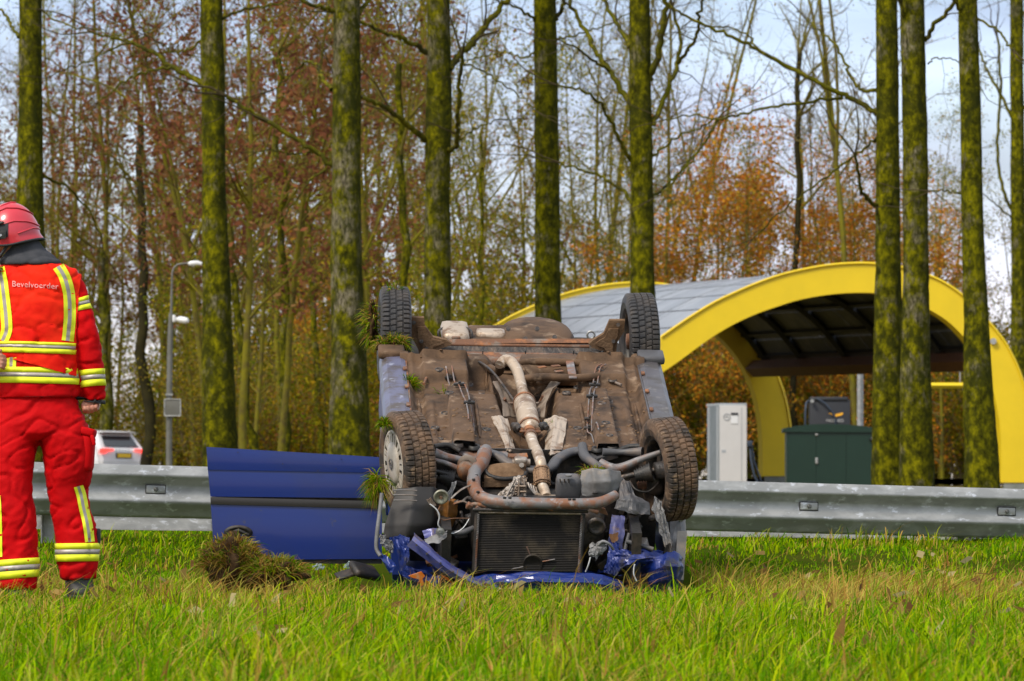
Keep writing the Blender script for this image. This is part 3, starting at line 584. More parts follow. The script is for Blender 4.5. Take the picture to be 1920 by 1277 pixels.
for ti, (lab, D, bk, pts, limbs) in enumerate(TR):
    rg = np.random.default_rng(500 + ti); sc = D / F
    P3 = [(np.array(at(px, py, D)), w_ * sc / 2) for px, py, w_ in pts]
    base = P3[-1][0]; top = P3[0][0]; g = gzf(base[0], D)
    P3[-1] = (np.array([base[0] * 1.0, D, g - .3]), P3[-1][1] * 1.25)
    P3.insert(0, (np.array([top[0] + rg.normal(0, .3), D, top[2] + 7]), .08))
    root = empty('poplar_tree', (base[0], D, g)); tag(root, lab, 'tree'); off = np.array([base[0], D, g])
    P3 = [(p - off, r) for p, r in P3]
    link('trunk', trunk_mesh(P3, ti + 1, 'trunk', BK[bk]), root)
    tw = Tubes(); lp = []
    for pl, w0, w1 in limbs:
        n = len(pl); dy = rg.uniform(-1.2, 1.2); A = []
        for q, (px, py) in enumerate(pl): A.append(np.array(at(px, py, D + dy * 1.6 * q / (n - 1))) - off)
        A = np.array(A); t = np.linspace(0, n - 1, n * 5)
        B_ = np.stack([np.interp(t, np.arange(n), A[:, c]) for c in range(3)], 1)
        kk = np.ones(5) / 5; Bs = np.stack([np.convolve(np.pad(B_[:, c], 2, 'edge'), kk, 'valid') for c in range(3)], 1); Bs[0] = B_[0]; Bs[-1] = B_[-1]
        Bs[1:-1] += rg.normal(0, .015, (len(Bs) - 2, 3)); rad = np.linspace(w0, w1, len(Bs)) * sc / 2; rad[0] *= 1.25
        tb = Tubes(); tb.add(Bs, rad, 8); link('limb', tb.mesh('limb', M['mlimb']), root)
        # side twigs
        cut = Bs[int(len(Bs) * .3):]
        twigs(tw, cut, w1 * sc * .55, rg, 1.5, 1.15, 2, lp)
        end = Bs[-1]; dr = Bs[-1] - Bs[-3]
        for _ in range(2):
            Q, _ = path(end, dr / np.linalg.norm(dr) + rg.normal(0, .2, 3), 1.4, 5, rg, .2, .04); tw.add(Q, np.linspace(w1 * sc * .4, .004, 6), 4); twigs(tw, Q, w1 * sc * .25, rg, 2.0, .8, 1, lp)
    for _ in range(7):      # crown above the frame
        Q, _ = path(P3[1][0] + np.array([0, 0, rg.uniform(-1, 5)]), (rg.normal(), rg.normal(), 1.2), 3.5, 6, rg, .12, .05); tw.add(Q, np.linspace(.05, .012, 7), 5); twigs(tw, Q, .03, rg, 1.5, 1.2, 1, lp)
    link('twigs', tw.mesh('twigs', M['dtwig']), root, kind='stuff')
# dark slanting trunk among the background wood, left
def slim(px0, py0, px1, py1, w0, w1, D, lab, bk, seed, mt=None):
    rg = np.random.default_rng(seed); sc = D / F; a = np.array(at(px0, py0, D)); b = np.array(at(px1, py1, D)); g = gzf(b[0], D); b[2] = g - .2
    root = empty('slender_tree', (b[0], D, g)); tag(root, lab, 'tree'); off = np.array([b[0], D, g]); n = 14
    P = np.array([a + (b - a) * k / n for k in range(n + 1)]) - off; P[1:-1] += rg.normal(0, .05, (n - 1, 3)); tb = Tubes(); tb.add(P, np.linspace(w0, w1, n + 1) * sc / 2, 10)
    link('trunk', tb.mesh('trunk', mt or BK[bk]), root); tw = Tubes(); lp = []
    for _ in range(9):
        i = rg.integers(0, n // 2); Q, _ = path(P[i], (rg.normal(0, .8), rg.normal(0, .8), 1), 2.6, 6, rg, .12, .05); tw.add(Q, np.linspace(w0 * sc * .3, .012, 7), 4); twigs(tw, Q, .03, rg, 1.6, 1., 1, lp)
    link('branches', tw.mesh('branches', M['limb']), root, kind='stuff')
M['darkbark'] = mat('dark_wet_bark', (.018, .016, .010), .9, c2=(.04, .035, .012), scale=2)
slim(262, 200, 277, 900, 12, 24, 150, 'dark trunk between the firefighter and the lamp post', 0, 1, M['darkbark'])
slim(430, 420, 482, 900, 12, 20, 120, 'leaning thin trunk just right of the straight mossy trunk', 0, 2)
slim(520, 100, 540, 900, 10, 18, 118, 'thin mossy trunk left of the thick pale barked trunk', 0, 3)
slim(748, 120, 765, 900, 12, 20, 122, 'thin mossy trunk seen just above the left rear wheel', 0, 4)
slim(190, 470, 205, 900, 16, 30, 186, 'broad dim trunk behind the white car', 2, 5)
slim(900, 250, 905, 900, 6, 9, 128, 'very thin stem right of the forked trunk', 0, 6)
slim(1500, 100, 1484, 900, 10, 14, 190, 'straight dark stem rising behind the solar roof', 0, 8, M['darkbark'])
slim(570, 330, 610, 900, 9, 15, 135, 'thin leaning stem touching the thick pale barked trunk', 0, 9)

# ------------------------------------------------------------------ charging station canopy
M['yellow'] = mat('yellow_paint', (.78, .56, .006), .45, c2=(.72, .52, .006), scale=1.5, bump=.05, bscale=3)
M['solar'] = mat('solar_glass', (.20, .22, .25), .28, .1, c2=(.30, .32, .35), scale=.8, lo=.4, hi=.6, spec=.6)
M['backing'] = mat('dark_panel_backing', (.05, .055, .065), .5, c2=(.10, .10, .10), scale=1.5, lo=.5, hi=.6)
M['darksteel'] = mat('dark_canopy_steel', (.022, .024, .028), .5, .3)
M['wood'] = mat('brown_timber', (.13, .05, .018), .6, c2=(.08, .03, .012), scale=2, stretch=(1, 6, 6))
M['concrete'] = mat('grey_footing', (.22, .23, .22), .8, c2=(.15, .17, .14), scale=4)
OUT = [(1240, 633), (1270, 612), (1300, 592), (1340, 568), (1380, 549), (1420, 532), (1460, 518), (1500, 508), (1550, 499), (1600, 495), (1645, 496), (1690, 502), (1740, 517), (1780, 537), (1820, 568), (1854, 605), (1880, 637), (1896, 664), (1911, 697), (1925, 740), (1935, 790), (1940, 840), (1940, 905)]
INN = [(1243, 698), (1275, 676), (1310, 650), (1345, 626), (1380, 606), (1420, 588), (1460, 574), (1500, 562), (1550, 553), (1600, 549), (1645, 550), (1690, 558), (1735, 577), (1771, 598), (1800, 624), (1825, 655), (1842, 683), (1854, 708), (1863, 735), (1870, 768), (1875, 800), (1877, 845), (1877, 905)]
D0, DEP = 142.0, 19.0
can = empty('solar_canopy', at(1700, 905, 151)); tag(can, 'yellow arched canopy with grey solar panel roof and dark timber underside', 'canopy'); co = can.location.copy()
SH_ = Vector((-5.12, DEP, .47))
def arc(L_, t):     # t 0..len-1
    i = min(int(t), len(L_) - 2); f = t - i; return at(lerp(L_[i][0], L_[i + 1][0], f), lerp(L_[i][1], L_[i + 1][1], f), D0)
def smooth_curve(L_):
    P = [Vector((a, b)) for a, b in L_]; out = []
    for i in range(len(P) - 1):
        a = P[max(i - 1, 0)]; b = P[i]; c = P[i + 1]; d = P[min(i + 2, len(P) - 1)]
        for q in range(4):
            t = q / 4; out.append(tuple(.5 * ((2 * b) + (c - a) * t + (2 * a - 5 * b + 4 * c - d) * t * t + (3 * b - a - 3 * c + d) * t ** 3)))
    out.append(tuple(P[-1])); return out
OS, IS = smooth_curve(OUT), smooth_curve(INN)
def arch_mesh(off, depth=.42):
    b = MB(); n = len(OS); o_ = [at(x, y, D0) + off - co for x, y in OS]; i_ = [at(x, y, D0) + off - co for x, y in IS]; d = Vector((-.1, depth, 0))
    vs = o_ + i_ + [p + d for p in o_] + [p + d for p in i_]
    fs = []
    for k in range(n - 1):
        fs += [(k, k + 1, n + k + 1, n + k), (2 * n + k, 3 * n + k, 3 * n + k + 1, 2 * n + k + 1), (k, 2 * n + k, 2 * n + k + 1, k + 1), (n + k, n + k + 1, 3 * n + k + 1, 3 * n + k)]
    fs += [(0, n, 3 * n, 2 * n), (n - 1, 3 * n - 1, 4 * n - 1, 2 * n - 1)]
    return b.add(vs, fs)
def arch_trim(off):    # thin raised lip along the outer edge
    b = MB(); o_ = [at(x, y, D0) + off - co for x, y in OS]
    b.tube([p + Vector((0, -.03, .015)) for p in o_], .035, 4); return b
for off in (Vector((0, 0, 0)), SH_):
    a = arch_mesh(off).build('arch', M['yellow'], can); arch_trim(off).build('edge_trim', M['yellow'], a)
    f = off + at(1908, 905, D0) - co; MB().cbox((f.x, f.y + .21, f.z - .3), (.7, .38, .6), .02).build('footing', M['concrete'], can)
lamp_ = MB(); p = at(1862, 640, D0) - co; lamp_.tube([p, p - Vector((0, .1, 0))], .08, 12); lamp_.build('round_fitting', M['galv'], can)
n = len(OS); tmax = 66
def roofp(s, t, drop=0.):      # s along the arc 0..1, t along the depth 0..1
    q = s * tmax; i = min(int(q), n - 2); f = q - i; ox, oy = lerp(OS[i][0], OS[i + 1][0], f), lerp(OS[i][1], OS[i + 1][1], f); ix, iy = lerp(IS[i][0], IS[i + 1][0], f), lerp(IS[i][1], IS[i + 1][1], f)
    p = at(lerp(ox, ix, .16 + drop), lerp(oy, iy, .16 + drop), D0) - co
    return p + Vector((-.1, .42, 0)) + (SH_ - Vector((-.1, .42, 0))) * t
NR, NC = 11, 6
for i in range(NR):
    for j in range(NC):
        b = MB(); s0, s1 = (i + .03) / NR, (i + .965) / NR; t0, t1 = (j + .006) / NC, (j + .994) / NC
        b.grid(lambda a, c: roofp(lerp(s0, s1, a), lerp(t0, t1, c)), 3, 1, thick=(0, 0, -.05)); b.m = [0] * 3 + [1] * (len(b.f) - 3); b.build('solar_panel', [M['solar'], M['backing']], can)
for t in (.03, .2, .4, .6, .8, .97):
    b = MB(); b.tube([roofp(k / 30, t, .16) for k in range(31)], .075, 4, sq=1.6); b.build('rafter', M['darksteel'], can)
for s in np.linspace(.04, .97, 12):
    b = MB(); b.tube([roofp(s, 0, .12), roofp(s, 1, .12)], .07, 4); b.build('purlin', M['darksteel'], can)
for s in (.985, .5, .0):
    b = MB(); b.tube([roofp(s, 0, .55), roofp(s, 1, .55)], .24 if s > .9 else .10, 4, sq=1.); b.build('timber_beam', M['wood'], can)

# far yellow frame beyond the canopy and the grey post frame
fr = empty('height_frame', at(1760, 905, 176)); tag(fr, 'grey steel frame of post and beam with a yellow height bar, beyond the canopy', 'frame'); fo = fr.location.copy()
MB().tube([at(1613, 900, 176) - fo, at(1613, 690, 176) - fo], .095, 4, sq=1.).build('post', M['galv'], fr)
MB().tube([at(1990, 900, 176) - fo, at(1990, 690, 176) - fo], .095, 4, sq=1.).build('post', M['galv'], fr)
MB().tube([at(1604, 692, 176) - fo, at(1998, 692, 176) - fo], .07, 4, sq=1.).build('beam', M['galv'], fr)
MB().tube([at(1648, 723, 175) - fo, at(1985, 723, 175) - fo], .09, 4, sq=1.).build('height_bar', M['yellow'], fr)
hb = MB(); [hb.tube([at(x, 723, 175.2) - fo, at(x, 692, 175.9) - fo], .015, 4) for x in (1660, 1800, 1960)]; hb.build('hanger', M['galv'], fr)
# two yellow pieces behind the wreck
yf = empty('yellow_pylon', at(694, 905, 140)); tag(yf, 'yellow upright board seen between the thick trunk and the left side of the wreck', 'sign'); yo = yf.location.copy()
b = MB(); b.prism([at(688, 905, 140) - yo, at(700, 905, 140) - yo, at(700, 778, 140) - yo, at(690, 782, 140) - yo], (0, .12, 0)); b.build('board', M['yellow'], yf)
b = MB(); b.prism([at(600, 905, 139) - yo, at(686, 905, 139) - yo, at(686, 815, 139) - yo, at(622, 834, 139) - yo, at(601, 849, 139) - yo], (0, .12, 0)); b.build('foot_board', M['yellow'], yf)

# ------------------------------------------------------------------ white charger
M['wpanel'] = mat('white_charger_panel', (.62, .61, .60), .45, c2=(.55, .54, .53), scale=.8)
M['gpanel'] = mat('grey_side_panel', (.20, .23, .26), .5, c2=(.15, .18, .20), scale=3)
M['gpanel2'] = mat('light_grey_trim', (.36, .39, .42), .5)
D = 136; sc = D / F
ch = empty('fast_charger', at(1364, 908, D)); tag(ch, 'tall white fast charger cabinet with grey side and cable, left of the green cabinet', 'charger'); o_ = ch.location.copy()
tp = at(1364, 760, D).z - o_.z; A_ = at(1349, 908, D) - o_; B_ = at(1400, 908, D) - o_
wd = B_.x - A_.x; lx = A_.x - (at(1328, 908, D) - o_).x; dp = .75
MB().prism([(A_.x, 0, -.3), (B_.x, 0, -.3), (B_.x, 0, tp), (A_.x, 0, tp)], (-lx * 0, .05, 0)).build('door', M['wpanel'], ch)
MB().prism([(A_.x, .052, -.3), (B_.x - .02, .052, -.3), (B_.x - .02 - lx, dp, -.3), (A_.x - lx, dp, -.3)], (0, 0, tp + .3 - .003)).build('side_panel', M['gpanel'], ch)
MB().prism([(A_.x + .004 - lx * .02, .05, tp + .001), (B_.x, -.01, tp + .001), (B_.x - lx, dp + .02, tp + .001), (A_.x - lx - .02, dp + .02, tp + .001)], (0, 0, .05)).build('top_cover', M['gpanel2'], ch)
for t in (.1, .82):
    x = A_.x - lx * t; y = .052 + (dp - .052) * t; MB().box((x - .012, y, tp / 2), (.03, .09, tp - .05), (0, 0, math.atan2(dp, -lx) - pi / 2)).build('corner_strip', M['gpanel2'], ch)
pz = at(1380, 785, D) - o_
dv = MB(); dv.box((B_.x - .12, -.002, tp / 2), (.01, .004, tp - .1)); dv.build('door_seam', M['gpanel'], ch)
dsp = MB(); dsp.box(at(1377, 776, D) - o_ + Vector((0, -.012, 0)), (.17, .02, .05)); dsp.build('display', M['darksteel'], ch)
dsp = MB(); dsp.box(at(1377, 787, D) - o_ + Vector((0, -.008, 0)), (.17, .012, .19)); dsp.build('instruction_sheet', M['white'], ch)
rg_ = MB(); c_ = at(1363, 782, D) - o_; rg_.lathe([(0, .07), (.008, .07), (.008, .082), (0, .082)], 24, Matrix.Translation(c_ - Vector((0, .003, 0))) @ Matrix.Rotation(R(-90), 4, 'Z')); rg_.tube([c_ + Vector((-.03, -.006, -.01)), c_ + Vector((0, -.006, .025)), c_ + Vector((.03, -.006, -.01))], .008, 4); rg_.build('round_mark', M['gpanel'], ch)
b = MB(); b.box(at(1357, 846, D) - o_ + Vector((0, -.004, 0)), (.1, .006, .06)); b.build('small_label', M['gpanel2'], ch)
b = MB(); q = at(1406, 832, D) - o_; b.cbox(q + Vector((0, .1, 0)), (.13, .2, .14), .02); b.tube([q + Vector((.0, .1, -.05)), q + Vector((.03, .02, -.4)), q + Vector((.10, .0, -.75)), q + Vector((.25, .02, -1.05))], .03, 6); b.tube([q + Vector((.05, .1, -.05)), q + Vector((.10, .1, -.4)), q + Vector((.25, .15, -.8)), q + Vector((.32, .2, -1.05))], .025, 6)
M['plug'] = mat('blue_black_plug', (.03, .045, .07), .5); b.build('charging_cable', M['plug'], ch)

# ------------------------------------------------------------------ green cabinet
M['green'] = mat('dark_green_cabinet', (.002, .022, .011), .45, c2=(.003, .026, .014), scale=1.2)
D = 131; g = empty('green_cabinet', at(1560, 915, D)); tag(g, 'dark green electrical cabinet with curved lid beside the yellow arch leg', 'cabinet'); o_ = g.location.copy()
P = lambda x, y, d=0: at(x, y, D) - o_ + Vector((0, d, 0))
MB().prism([P(1475, 930), P(1648, 930), P(1648, 806), P(1475, 806)], (0, .9, 0)).build('body', M['green'], g)
lid = [(1469, 810), (1469, 803), (1490, 799), (1520, 796), (1550, 795), (1585, 796), (1620, 799), (1653, 804), (1653, 811)]
MB().prism([P(x, y, -.06) for x, y in lid], (0, 1.02, 0)).build('lid', M['green'], g)
for x0, x1 in ((1478, 1529.6), (1530.6, 1586), (1587, 1645)):
    b = MB(); b.prism([P(x0, 928, -.012), P(x1, 928, -.012), P(x1, 812, -.012), P(x0, 812, -.012)], (0, .012, 0)); b.build('door', M['green'], g)
for (x, y) in ((1531, 815), (1531, 864)):
    b = MB(); b.cbox(P(x, y, -.03), (.06, .04, .05 if y < 830 else .14), .01); b.build('handle', M['galv'], g)
b = MB(); b.lathe([(0, 0), (0, .07), (-.06, .07), (-.10, .045), (-.10, 0)], 16, Matrix.Translation(P(1636, 824, -.013)) @ Matrix.Rotation(R(90), 4, 'Z')); b.build('round_vent', M['darksteel'], g)

# ------------------------------------------------------------------ black terminal with the yellow mark
D = 138; g = empty('charging_pillar', at(1555, 905, D)); tag(g, 'black box charger with a yellow winged mark, rising behind the green cabinet', 'charger'); o_ = g.location.copy()
M['blackbox'] = mat('matt_black_casing', (.02, .022, .027), .5)
MB().cbox((P(1555, 835)), (.98, .7, 2.2), .03).build('body', M['blackbox'], g)
MB().cbox(P(1553, 749, -.03), (.92, .7, .1), .03).build('hood', M['blackbox'], g)
fz = -.36
M['amb2'] = mat('yellow_mark', (.85, .42, .02), .5)
b = MB()
for pl in ([(1551, 775), (1559, 779), (1563, 783), (1563, 777), (1561, 776)], [(1563, 783), (1578, 779), (1579, 774), (1566, 777), (1563, 780)]):
    b.prism([P(x, y, fz) for x, y in pl], (0, .01, 0))
b.build('winged_mark', M['amb2'], g)
tcv = bpy.data.curves.new('lettering', 'FONT'); tcv.body = 'FASTNED'; tcv.size = .10; tcv.align_x = 'CENTER'; tcv.extrude = .003
to = bpy.data.objects.new('t', tcv); COL.objects.link(to); dg = bpy.context.evaluated_depsgraph_get(); me = bpy.data.meshes.new_from_object(to.evaluated_get(dg)); bpy.data.objects.remove(to)
me.materials.clear(); M['letter'] = mat('pale_lettering', (.5, .5, .5), .6); me.materials.append(M['letter'])
link('lettering', me, g, Matrix.Translation(P(1564, 792, fz)) @ Matrix.Rotation(R(90), 4, 'X'))
b = MB(); b.tube([P(1516, 752, -.1), P(1511, 756, -.25), P(1509, 770, -.3), P(1509, 800, -.25), P(1511, 850, -.2)], .03, 6); b.tube([P(1530, 748, -.4), P(1545, 757, -.45), P(1556, 770, -.45), P(1563, 782, -.42), P(1566, 800, -.4)], .025, 6); b.build('cable', M['plug'], g)
b = MB(); b.tube([P(1521, 753, -.42), P(1521, 753, -.5)], .045, 10); b.build('plug_holder', M['galv'], g)

# ------------------------------------------------------------------ lamp post
M['post'] = mat('grey_lamp_post', (.17, .17, .155), .6, .3, c2=(.12, .12, .10), scale=3)
D = 112; g = empty('lamp_post', at(317, 915, D)); tag(g, 'grey lamp post with curved arm, white floodlight and small sign, left of the blue door', 'street lamp'); o_ = g.location.copy()
MB().tube([P(317, 930), P(317, 760), P(319, 640), P(321, 588)], [.062, .058, .055, .05], 12).build('pole', M['post'], g)
MB().tube([P(321, 588), P(322, 540), P(323, 512), P(326, 502), P(333, 496), P(345, 494), P(356, 494)], [.026, .022, .020, .020, .019, .018, .018], 8).build('arm', M['post'], g)
MB().tube([P(353, 495), P(358, 494), P(370, 493), P(380, 495)], [.03, .05, .05, .03], 8, sq=1.).build('lamp_head', M['white'], g)
b = MB(); b.cbox(P(327, 598, -.1), (.06, .14, .14), .02); b.tube([P(328, 600, -.1), P(333, 599, -.14)], .04, 8); b.tube([P(332, 599, -.1), P(340, 600, -.15), P(350, 602, -.2), P(354, 602, -.22)], [.04, .07, .065, .04], 10); b.build('floodlight', M['white'], g)
b = MB(); b.cbox(P(324, 764, -.09), (.31, .012, .33), .005); so = b.build('sign_plate', M['post'], g)
b = MB()
for x0, y0, x1, y1 in ((309, 749, 339, 749), (309, 780, 339, 780), (309, 749, 309, 780), (339, 749, 339, 780)): b.tube([P(x0, y0, -.1), P(x1, y1, -.1)], .012, 6)
b.build('sign_rim', M['galv'], so)
b = MB(); [b.box(P(317, y, -.01), (.14, .14, .03)) for y in (740, 756, 773)]; b.build('clamp', M['galv'], g)

# ------------------------------------------------------------------ white car driving away
D = 175.
g = empty('white_car', (at(232, 900, D).x, D + .0, gzf(0, D) + .055), R(43)); tag(g, 'white estate car with red tail lights, seen from behind past the firefighter', 'car')
# local frame: +Y forward, rear face at y=0, width 1.84
prof = [(0.02, .35), (0.0, .62), (.03, .95), (.10, 1.02), (.42, 1.47), (.62, 1.555), (1.3, 1.60), (2.2, 1.58), (2.75, 1.50), (3.35, 1.10), (3.5, 1.02), (4.3, .92), (4.6, .75), (4.65, .4), (4.6, .25), (.1, .25)]
b = MB(); secs = [(-.92, .93, .0), (-.90, 1, .0), (-.80, 1.0, 1), (.80, 1.0, 1), (.90, 1, .0), (.92, .93, 0)]
def sec(xw, k, top):
    o = []
    for y, z in prof:
        zz = z; xx = xw
        if z > 1.03: xx = xw * (1 - .20 * (z - 1.0) / .6); zz = z - (0 if top else .035)
        yy = lerp(2.3, y, .985 if abs(xw) > .85 else 1.0) + (.06 if abs(xw) > .85 and y < 1 else 0)
        o.append((xx, yy, zz))
    return o
S = [sec(*q) for q in secs]; k = len(prof); vs = [p for s_ in S for p in s_]
fs = [(i * k + j, i * k + (j + 1) % k, (i + 1) * k + (j + 1) % k, (i + 1) * k + j) for i in range(5) for j in range(k)] + [tuple(range(k)), tuple(range(6 * k - 1, 5 * k - 1, -1))]
M['carwhite'] = mat('white_car_paint', (.66, .66, .67), .3, coat=.5, c2=(.60, .60, .60), scale=2)
b.add(vs, fs); bo = b.build('body', M['carwhite'], g)
MB().prism([(-.66, .115, 1.075), (.66, .115, 1.075), (.58, .385, 1.40), (-.58, .385, 1.40)], (0, -.012, .008)).build('rear_window', M['glass'], g)
MB().cbox((0, .40, 1.52), (1.30, .34, .035), .012).build('roof_spoiler', M['carwhite'], g)
M['tail'] = mat('red_tail_light', (.6, .02, .02), .2, emis=((1, .05, .04), 1.2))
for s in (-1, 1):
    b = MB(); b.prism([(s * .93, .04, .86), (s * .74, .0, .86), (s * .66, .0, .93), (s * .42, -.0, .94), (s * .42, -.0, 1.0), (s * .88, .0, 1.01), (s * .93, .04, .99)], (0, -.04, 0)); b.build('tail_light', M['tail'], g)
    b = MB(); b.prism([(s * .855, .7, 1.08), (s * .855, 3.1, 1.08), (s * .77, 2.7, 1.45), (s * .76, .95, 1.47)], (s * .02, 0, 0)); b.build('side_window', M['glass'], g)
    for yy in (.95, 3.7):
        wh = MB(); wh.lathe([(-.1, .2), (-.1, .31), (-.07, .34), (.07, .34), (.1, .31), (.1, .2)], 24, Matrix.Translation((s * .82, yy, .34))); wo = wh.build('wheel', M['tyre'], g)
        MB().lathe([(0, 0), (.02, .2), (0, .22)], 16, Matrix.Translation((s * .92, yy, .34)) @ Matrix.Scale(s, 4, (1, 0, 0))).build('rim', M['galv'], wo)
M['plate'] = mat('yellow_number_plate', (.75, .48, .02), .5)
MB().box((0, -.012, .80), (.60, .03, .16)).build('plate_recess', M['darksteel'], g)
pp = MB().box((.0, -.031, .80), (.52, .01, .12)).build('number_plate', M['plate'], g)
b = MB()
for i, x in enumerate((-.3, -.17, -.05, .07, .19)): b.box((x, -.0, .96), (.035, .012, .05)); b.box((x + .03, -.0, .975), (.03, .012, .015))
b.build('tailgate_lettering', M['gpanel2'], g)
MB().cbox((0, .0, .42), (1.5, .1, .2), .03).build('bumper_insert', M['gpanel2'], g)
MB().box((0, .02, .655), (1.6, .012, .012)).build('bumper_seam', M['gpanel'], g)

# ------------------------------------------------------------------ the overturned car
# local frame: x = picture right, y = from the nose to the tail, z = out of the underbody; origin at the front axle
CO = at(1009, 875, 30.3)
CM = Matrix.Translation(CO) @ Matrix.Rotation(R(2.7), 4, 'Z') @ Matrix.Rotation(R(18.4), 4, 'X') @ Matrix.Rotation(R(1.1), 4, 'Y')
CI = CM.inverted(); camL = CI @ Vector((0, 0, 0))
car = empty('overturned_car', mat=CM); tag(car, 'wrecked blue hatchback lying on its roof in the grass, muddy underside towards the viewer', 'car')
def ray(px, py): return (CI.to_3x3() @ Vector(((px - 960) / F, 1, (HY - py) / F)))
def pk(px, py, v=None, w=None, u=None):
    d = ray(px, py); t = (v - camL.y) / d.y if v is not None else (w - camL.z) / d.z if w is not None else (u - camL.x) / d.x
    return camL + d * t
PV = lambda px, py, v: pk(px, py, v=v)
PW = lambda px, py, w: pk(px, py, w=w)
def cb(b, name, m, parent=None, **k): return b.build(name, M[m] if isinstance(m, str) else m, parent or car, **k)
def sheet(name, rows, m, thick=(0, .006, 0), nz_=.0, nu=14, nv=10, seed=0, parent=None, sc=9):
    # rows: list of polylines (each a list of points, equal length) -> smooth sheet with dents
    W = len(rows[0]); H = len(rows)
    def f(a, b):
        x = a * (W - 1); y = b * (H - 1); i = min(int(x), W - 2); j = min(int(y), H - 2); fx, fy = x - i, y - j
        p = (rows[j][i] * (1 - fx) + rows[j][i + 1] * fx) * (1 - fy) + (rows[j + 1][i] * (1 - fx) + rows[j + 1][i + 1] * fx) * fy
        if nz_:
            q = noise.noise_vector(Vector((a * sc + seed, b * sc * .7, seed * 3.1)))
            if nz_ >= .012: q = Vector([1.0 - 3.0 * abs(c_) for c_ in q]) * .42 + q * .45 + noise.noise_vector(Vector((a * sc * 2.5, b * sc * 2.5, seed))) * .18
            p = p + Vector((q.x * .6, q.y, q.z)) * nz_
        return p
    b = MB(); b.grid(f, nu, nv, thick=thick, smooth=nz_ < .012); return cb(b, name, m, parent)

# ---- floor pan: a relief surface
bl = lambda x, c, hw, s: sm(c - hw - s, c - hw, x) * (1 - sm(c + hw, c + hw + s, x))
def floor_w(u, v):
    z = 0.0
    tw_ = lerp(.10, .155, sm(.3, 1.9, v)); tun = bl(u, .0, tw_ * .62, tw_ * .75); z -= .17 * tun * (1 - sm(1.95, 2.15, v) * .4)
    rl = lerp(.50, .40, sm(1.45, .25, v)); 
    for s in (-1, 1):
        z += .042 * bl(u * s, .36 + .05 * sm(1.2, .4, v), .055, .022) * sm(1.52, 1.40, v) if False else 0
        z += .070 * bl(u * s, .385, .055, .010) * (1 - sm(1.25, 1.38, v))            # front longitudinal
        z += .012 * bl(u * s, .535, .012, .008) * (1 - sm(1.1, 1.25, v))
        z -= .085 * bl(u * s, .25, .05, .018) * bl(v, 1.62, .20, .035)                  # rear foot well
        z += .060 * bl(u * s, .47, .15, .025) * bl(v, 1.72, .14, .04)
        z -= .03 * bl(u * s, .60, .02, .02)
        z += .025 * sm(.60, .66, u * s)
    z += .045 * bl(v, 1.90, .035, .012) * (1 - bl(u, 0, .14, .05))
    z += .02 * bl(v, .34, .05, .03) * (1 - bl(u, 0, .14, .05)); z -= .02 * bl(v, 1.36, .008, .012) * (abs(u) > .18)
    z += .010 * noise.noise(Vector((u * 5, v * 4, 0))) + .003 * noise.noise(Vector((u * 16, v * 13, 3)))
    return z
b = MB(); b.grid(lambda a, c: (lerp(-.69, .69, a), lerp(.22, 2.12, c), floor_w(lerp(-.69, .69, a), lerp(.22, 2.12, c))), 150, 150); cb(b, 'floor_pan', 'dirt')
def rear_w(u, v):
    z = -.10 - .10 * sm(2.2, 2.5, v) * (1 - bl(u, -.05, .28, .10)); z += .035 * bl(u, .02, .27, .09) * bl(v, 2.72, .17, .09) * 1.6
    z += .012 * noise.noise(Vector((u * 6, v * 5, 9))); return z
b = MB(); b.grid(lambda a, c: (lerp(-.52, .52, a), lerp(2.1, 3.02, c), rear_w(lerp(-.52, .52, a), lerp(2.1, 3.02, c))), 70, 50); cb(b, 'boot_floor', 'dirt')
# plugs and holes in the floor
for px, py in ((903, 733), (880, 713), (1062, 737), (835, 775), (1083, 803), (912, 806), (1148, 722), (816, 806), (823, 823), (1135, 817), (1142, 846), (842, 760), (1141, 762), (838, 846), (1127, 779), (955, 800), (1156, 806), (823, 712), (1084, 712)):
    p = PW(px, py, .0); p.z = floor_w(p.x, p.y); b = MB(); r_ = .020 if py < 840 else .016
    Mx = Matrix.Translation(p) @ Matrix.Rotation(R(-90), 4, 'Y'); b.lathe([(-.002, 0), (-.002, r_ * .8), (.006, r_ * .9), (.006, r_ * 1.15), (-.004, r_ * 1.3)], 14, Mx); cb(b, 'drain_plug', 'dark')
# ribs pressed in the floor
for s in (-1, 1):
    for u0, v0, v1 in ((.29, .5, 1.2), (.60, .45, 1.3), (.20, 1.46, 1.85)):
        b = MB(); b.tube([(s * u0, lerp(v0, v1, k / 8), floor_w(s * u0, lerp(v0, v1, k / 8)) + .002) for k in range(9)], [.004] + [.011] * 7 + [.004], 6); cb(b, 'pressed_rib', 'dirt')
    b = MB(); b.tube([(s * .655, v, .028) for v in np.linspace(.35, 1.95, 12)], .007, 5); cb(b, 'weld_flange', 'rust' if s < 0 else 'sillg')
# clods and smears of mud on the floor
rg = random.Random(3); b = MB()
for _ in range(240):
    u, v = rg.uniform(-.64, .64), rg.choice([rg.uniform(.28, .8), rg.uniform(.28, 2.0)]); r_ = rg.uniform(.003, .011)
    bm = bmesh.new(); bmesh.ops.create_icosphere(bm, subdivisions=1, radius=r_)
    b.add([Vector((u, v, floor_w(u, v))) + Vector((q.co.x * rg.uniform(.8, 1.8), q.co.y * rg.uniform(.8, 1.6), q.co.z * .6)) for q in bm.verts], [tuple(q.index for q in f.verts) for f in bm.faces], 0, True); bm.free()
cb(b, 'mud_crumbs', 'dirt2', kind='stuff')
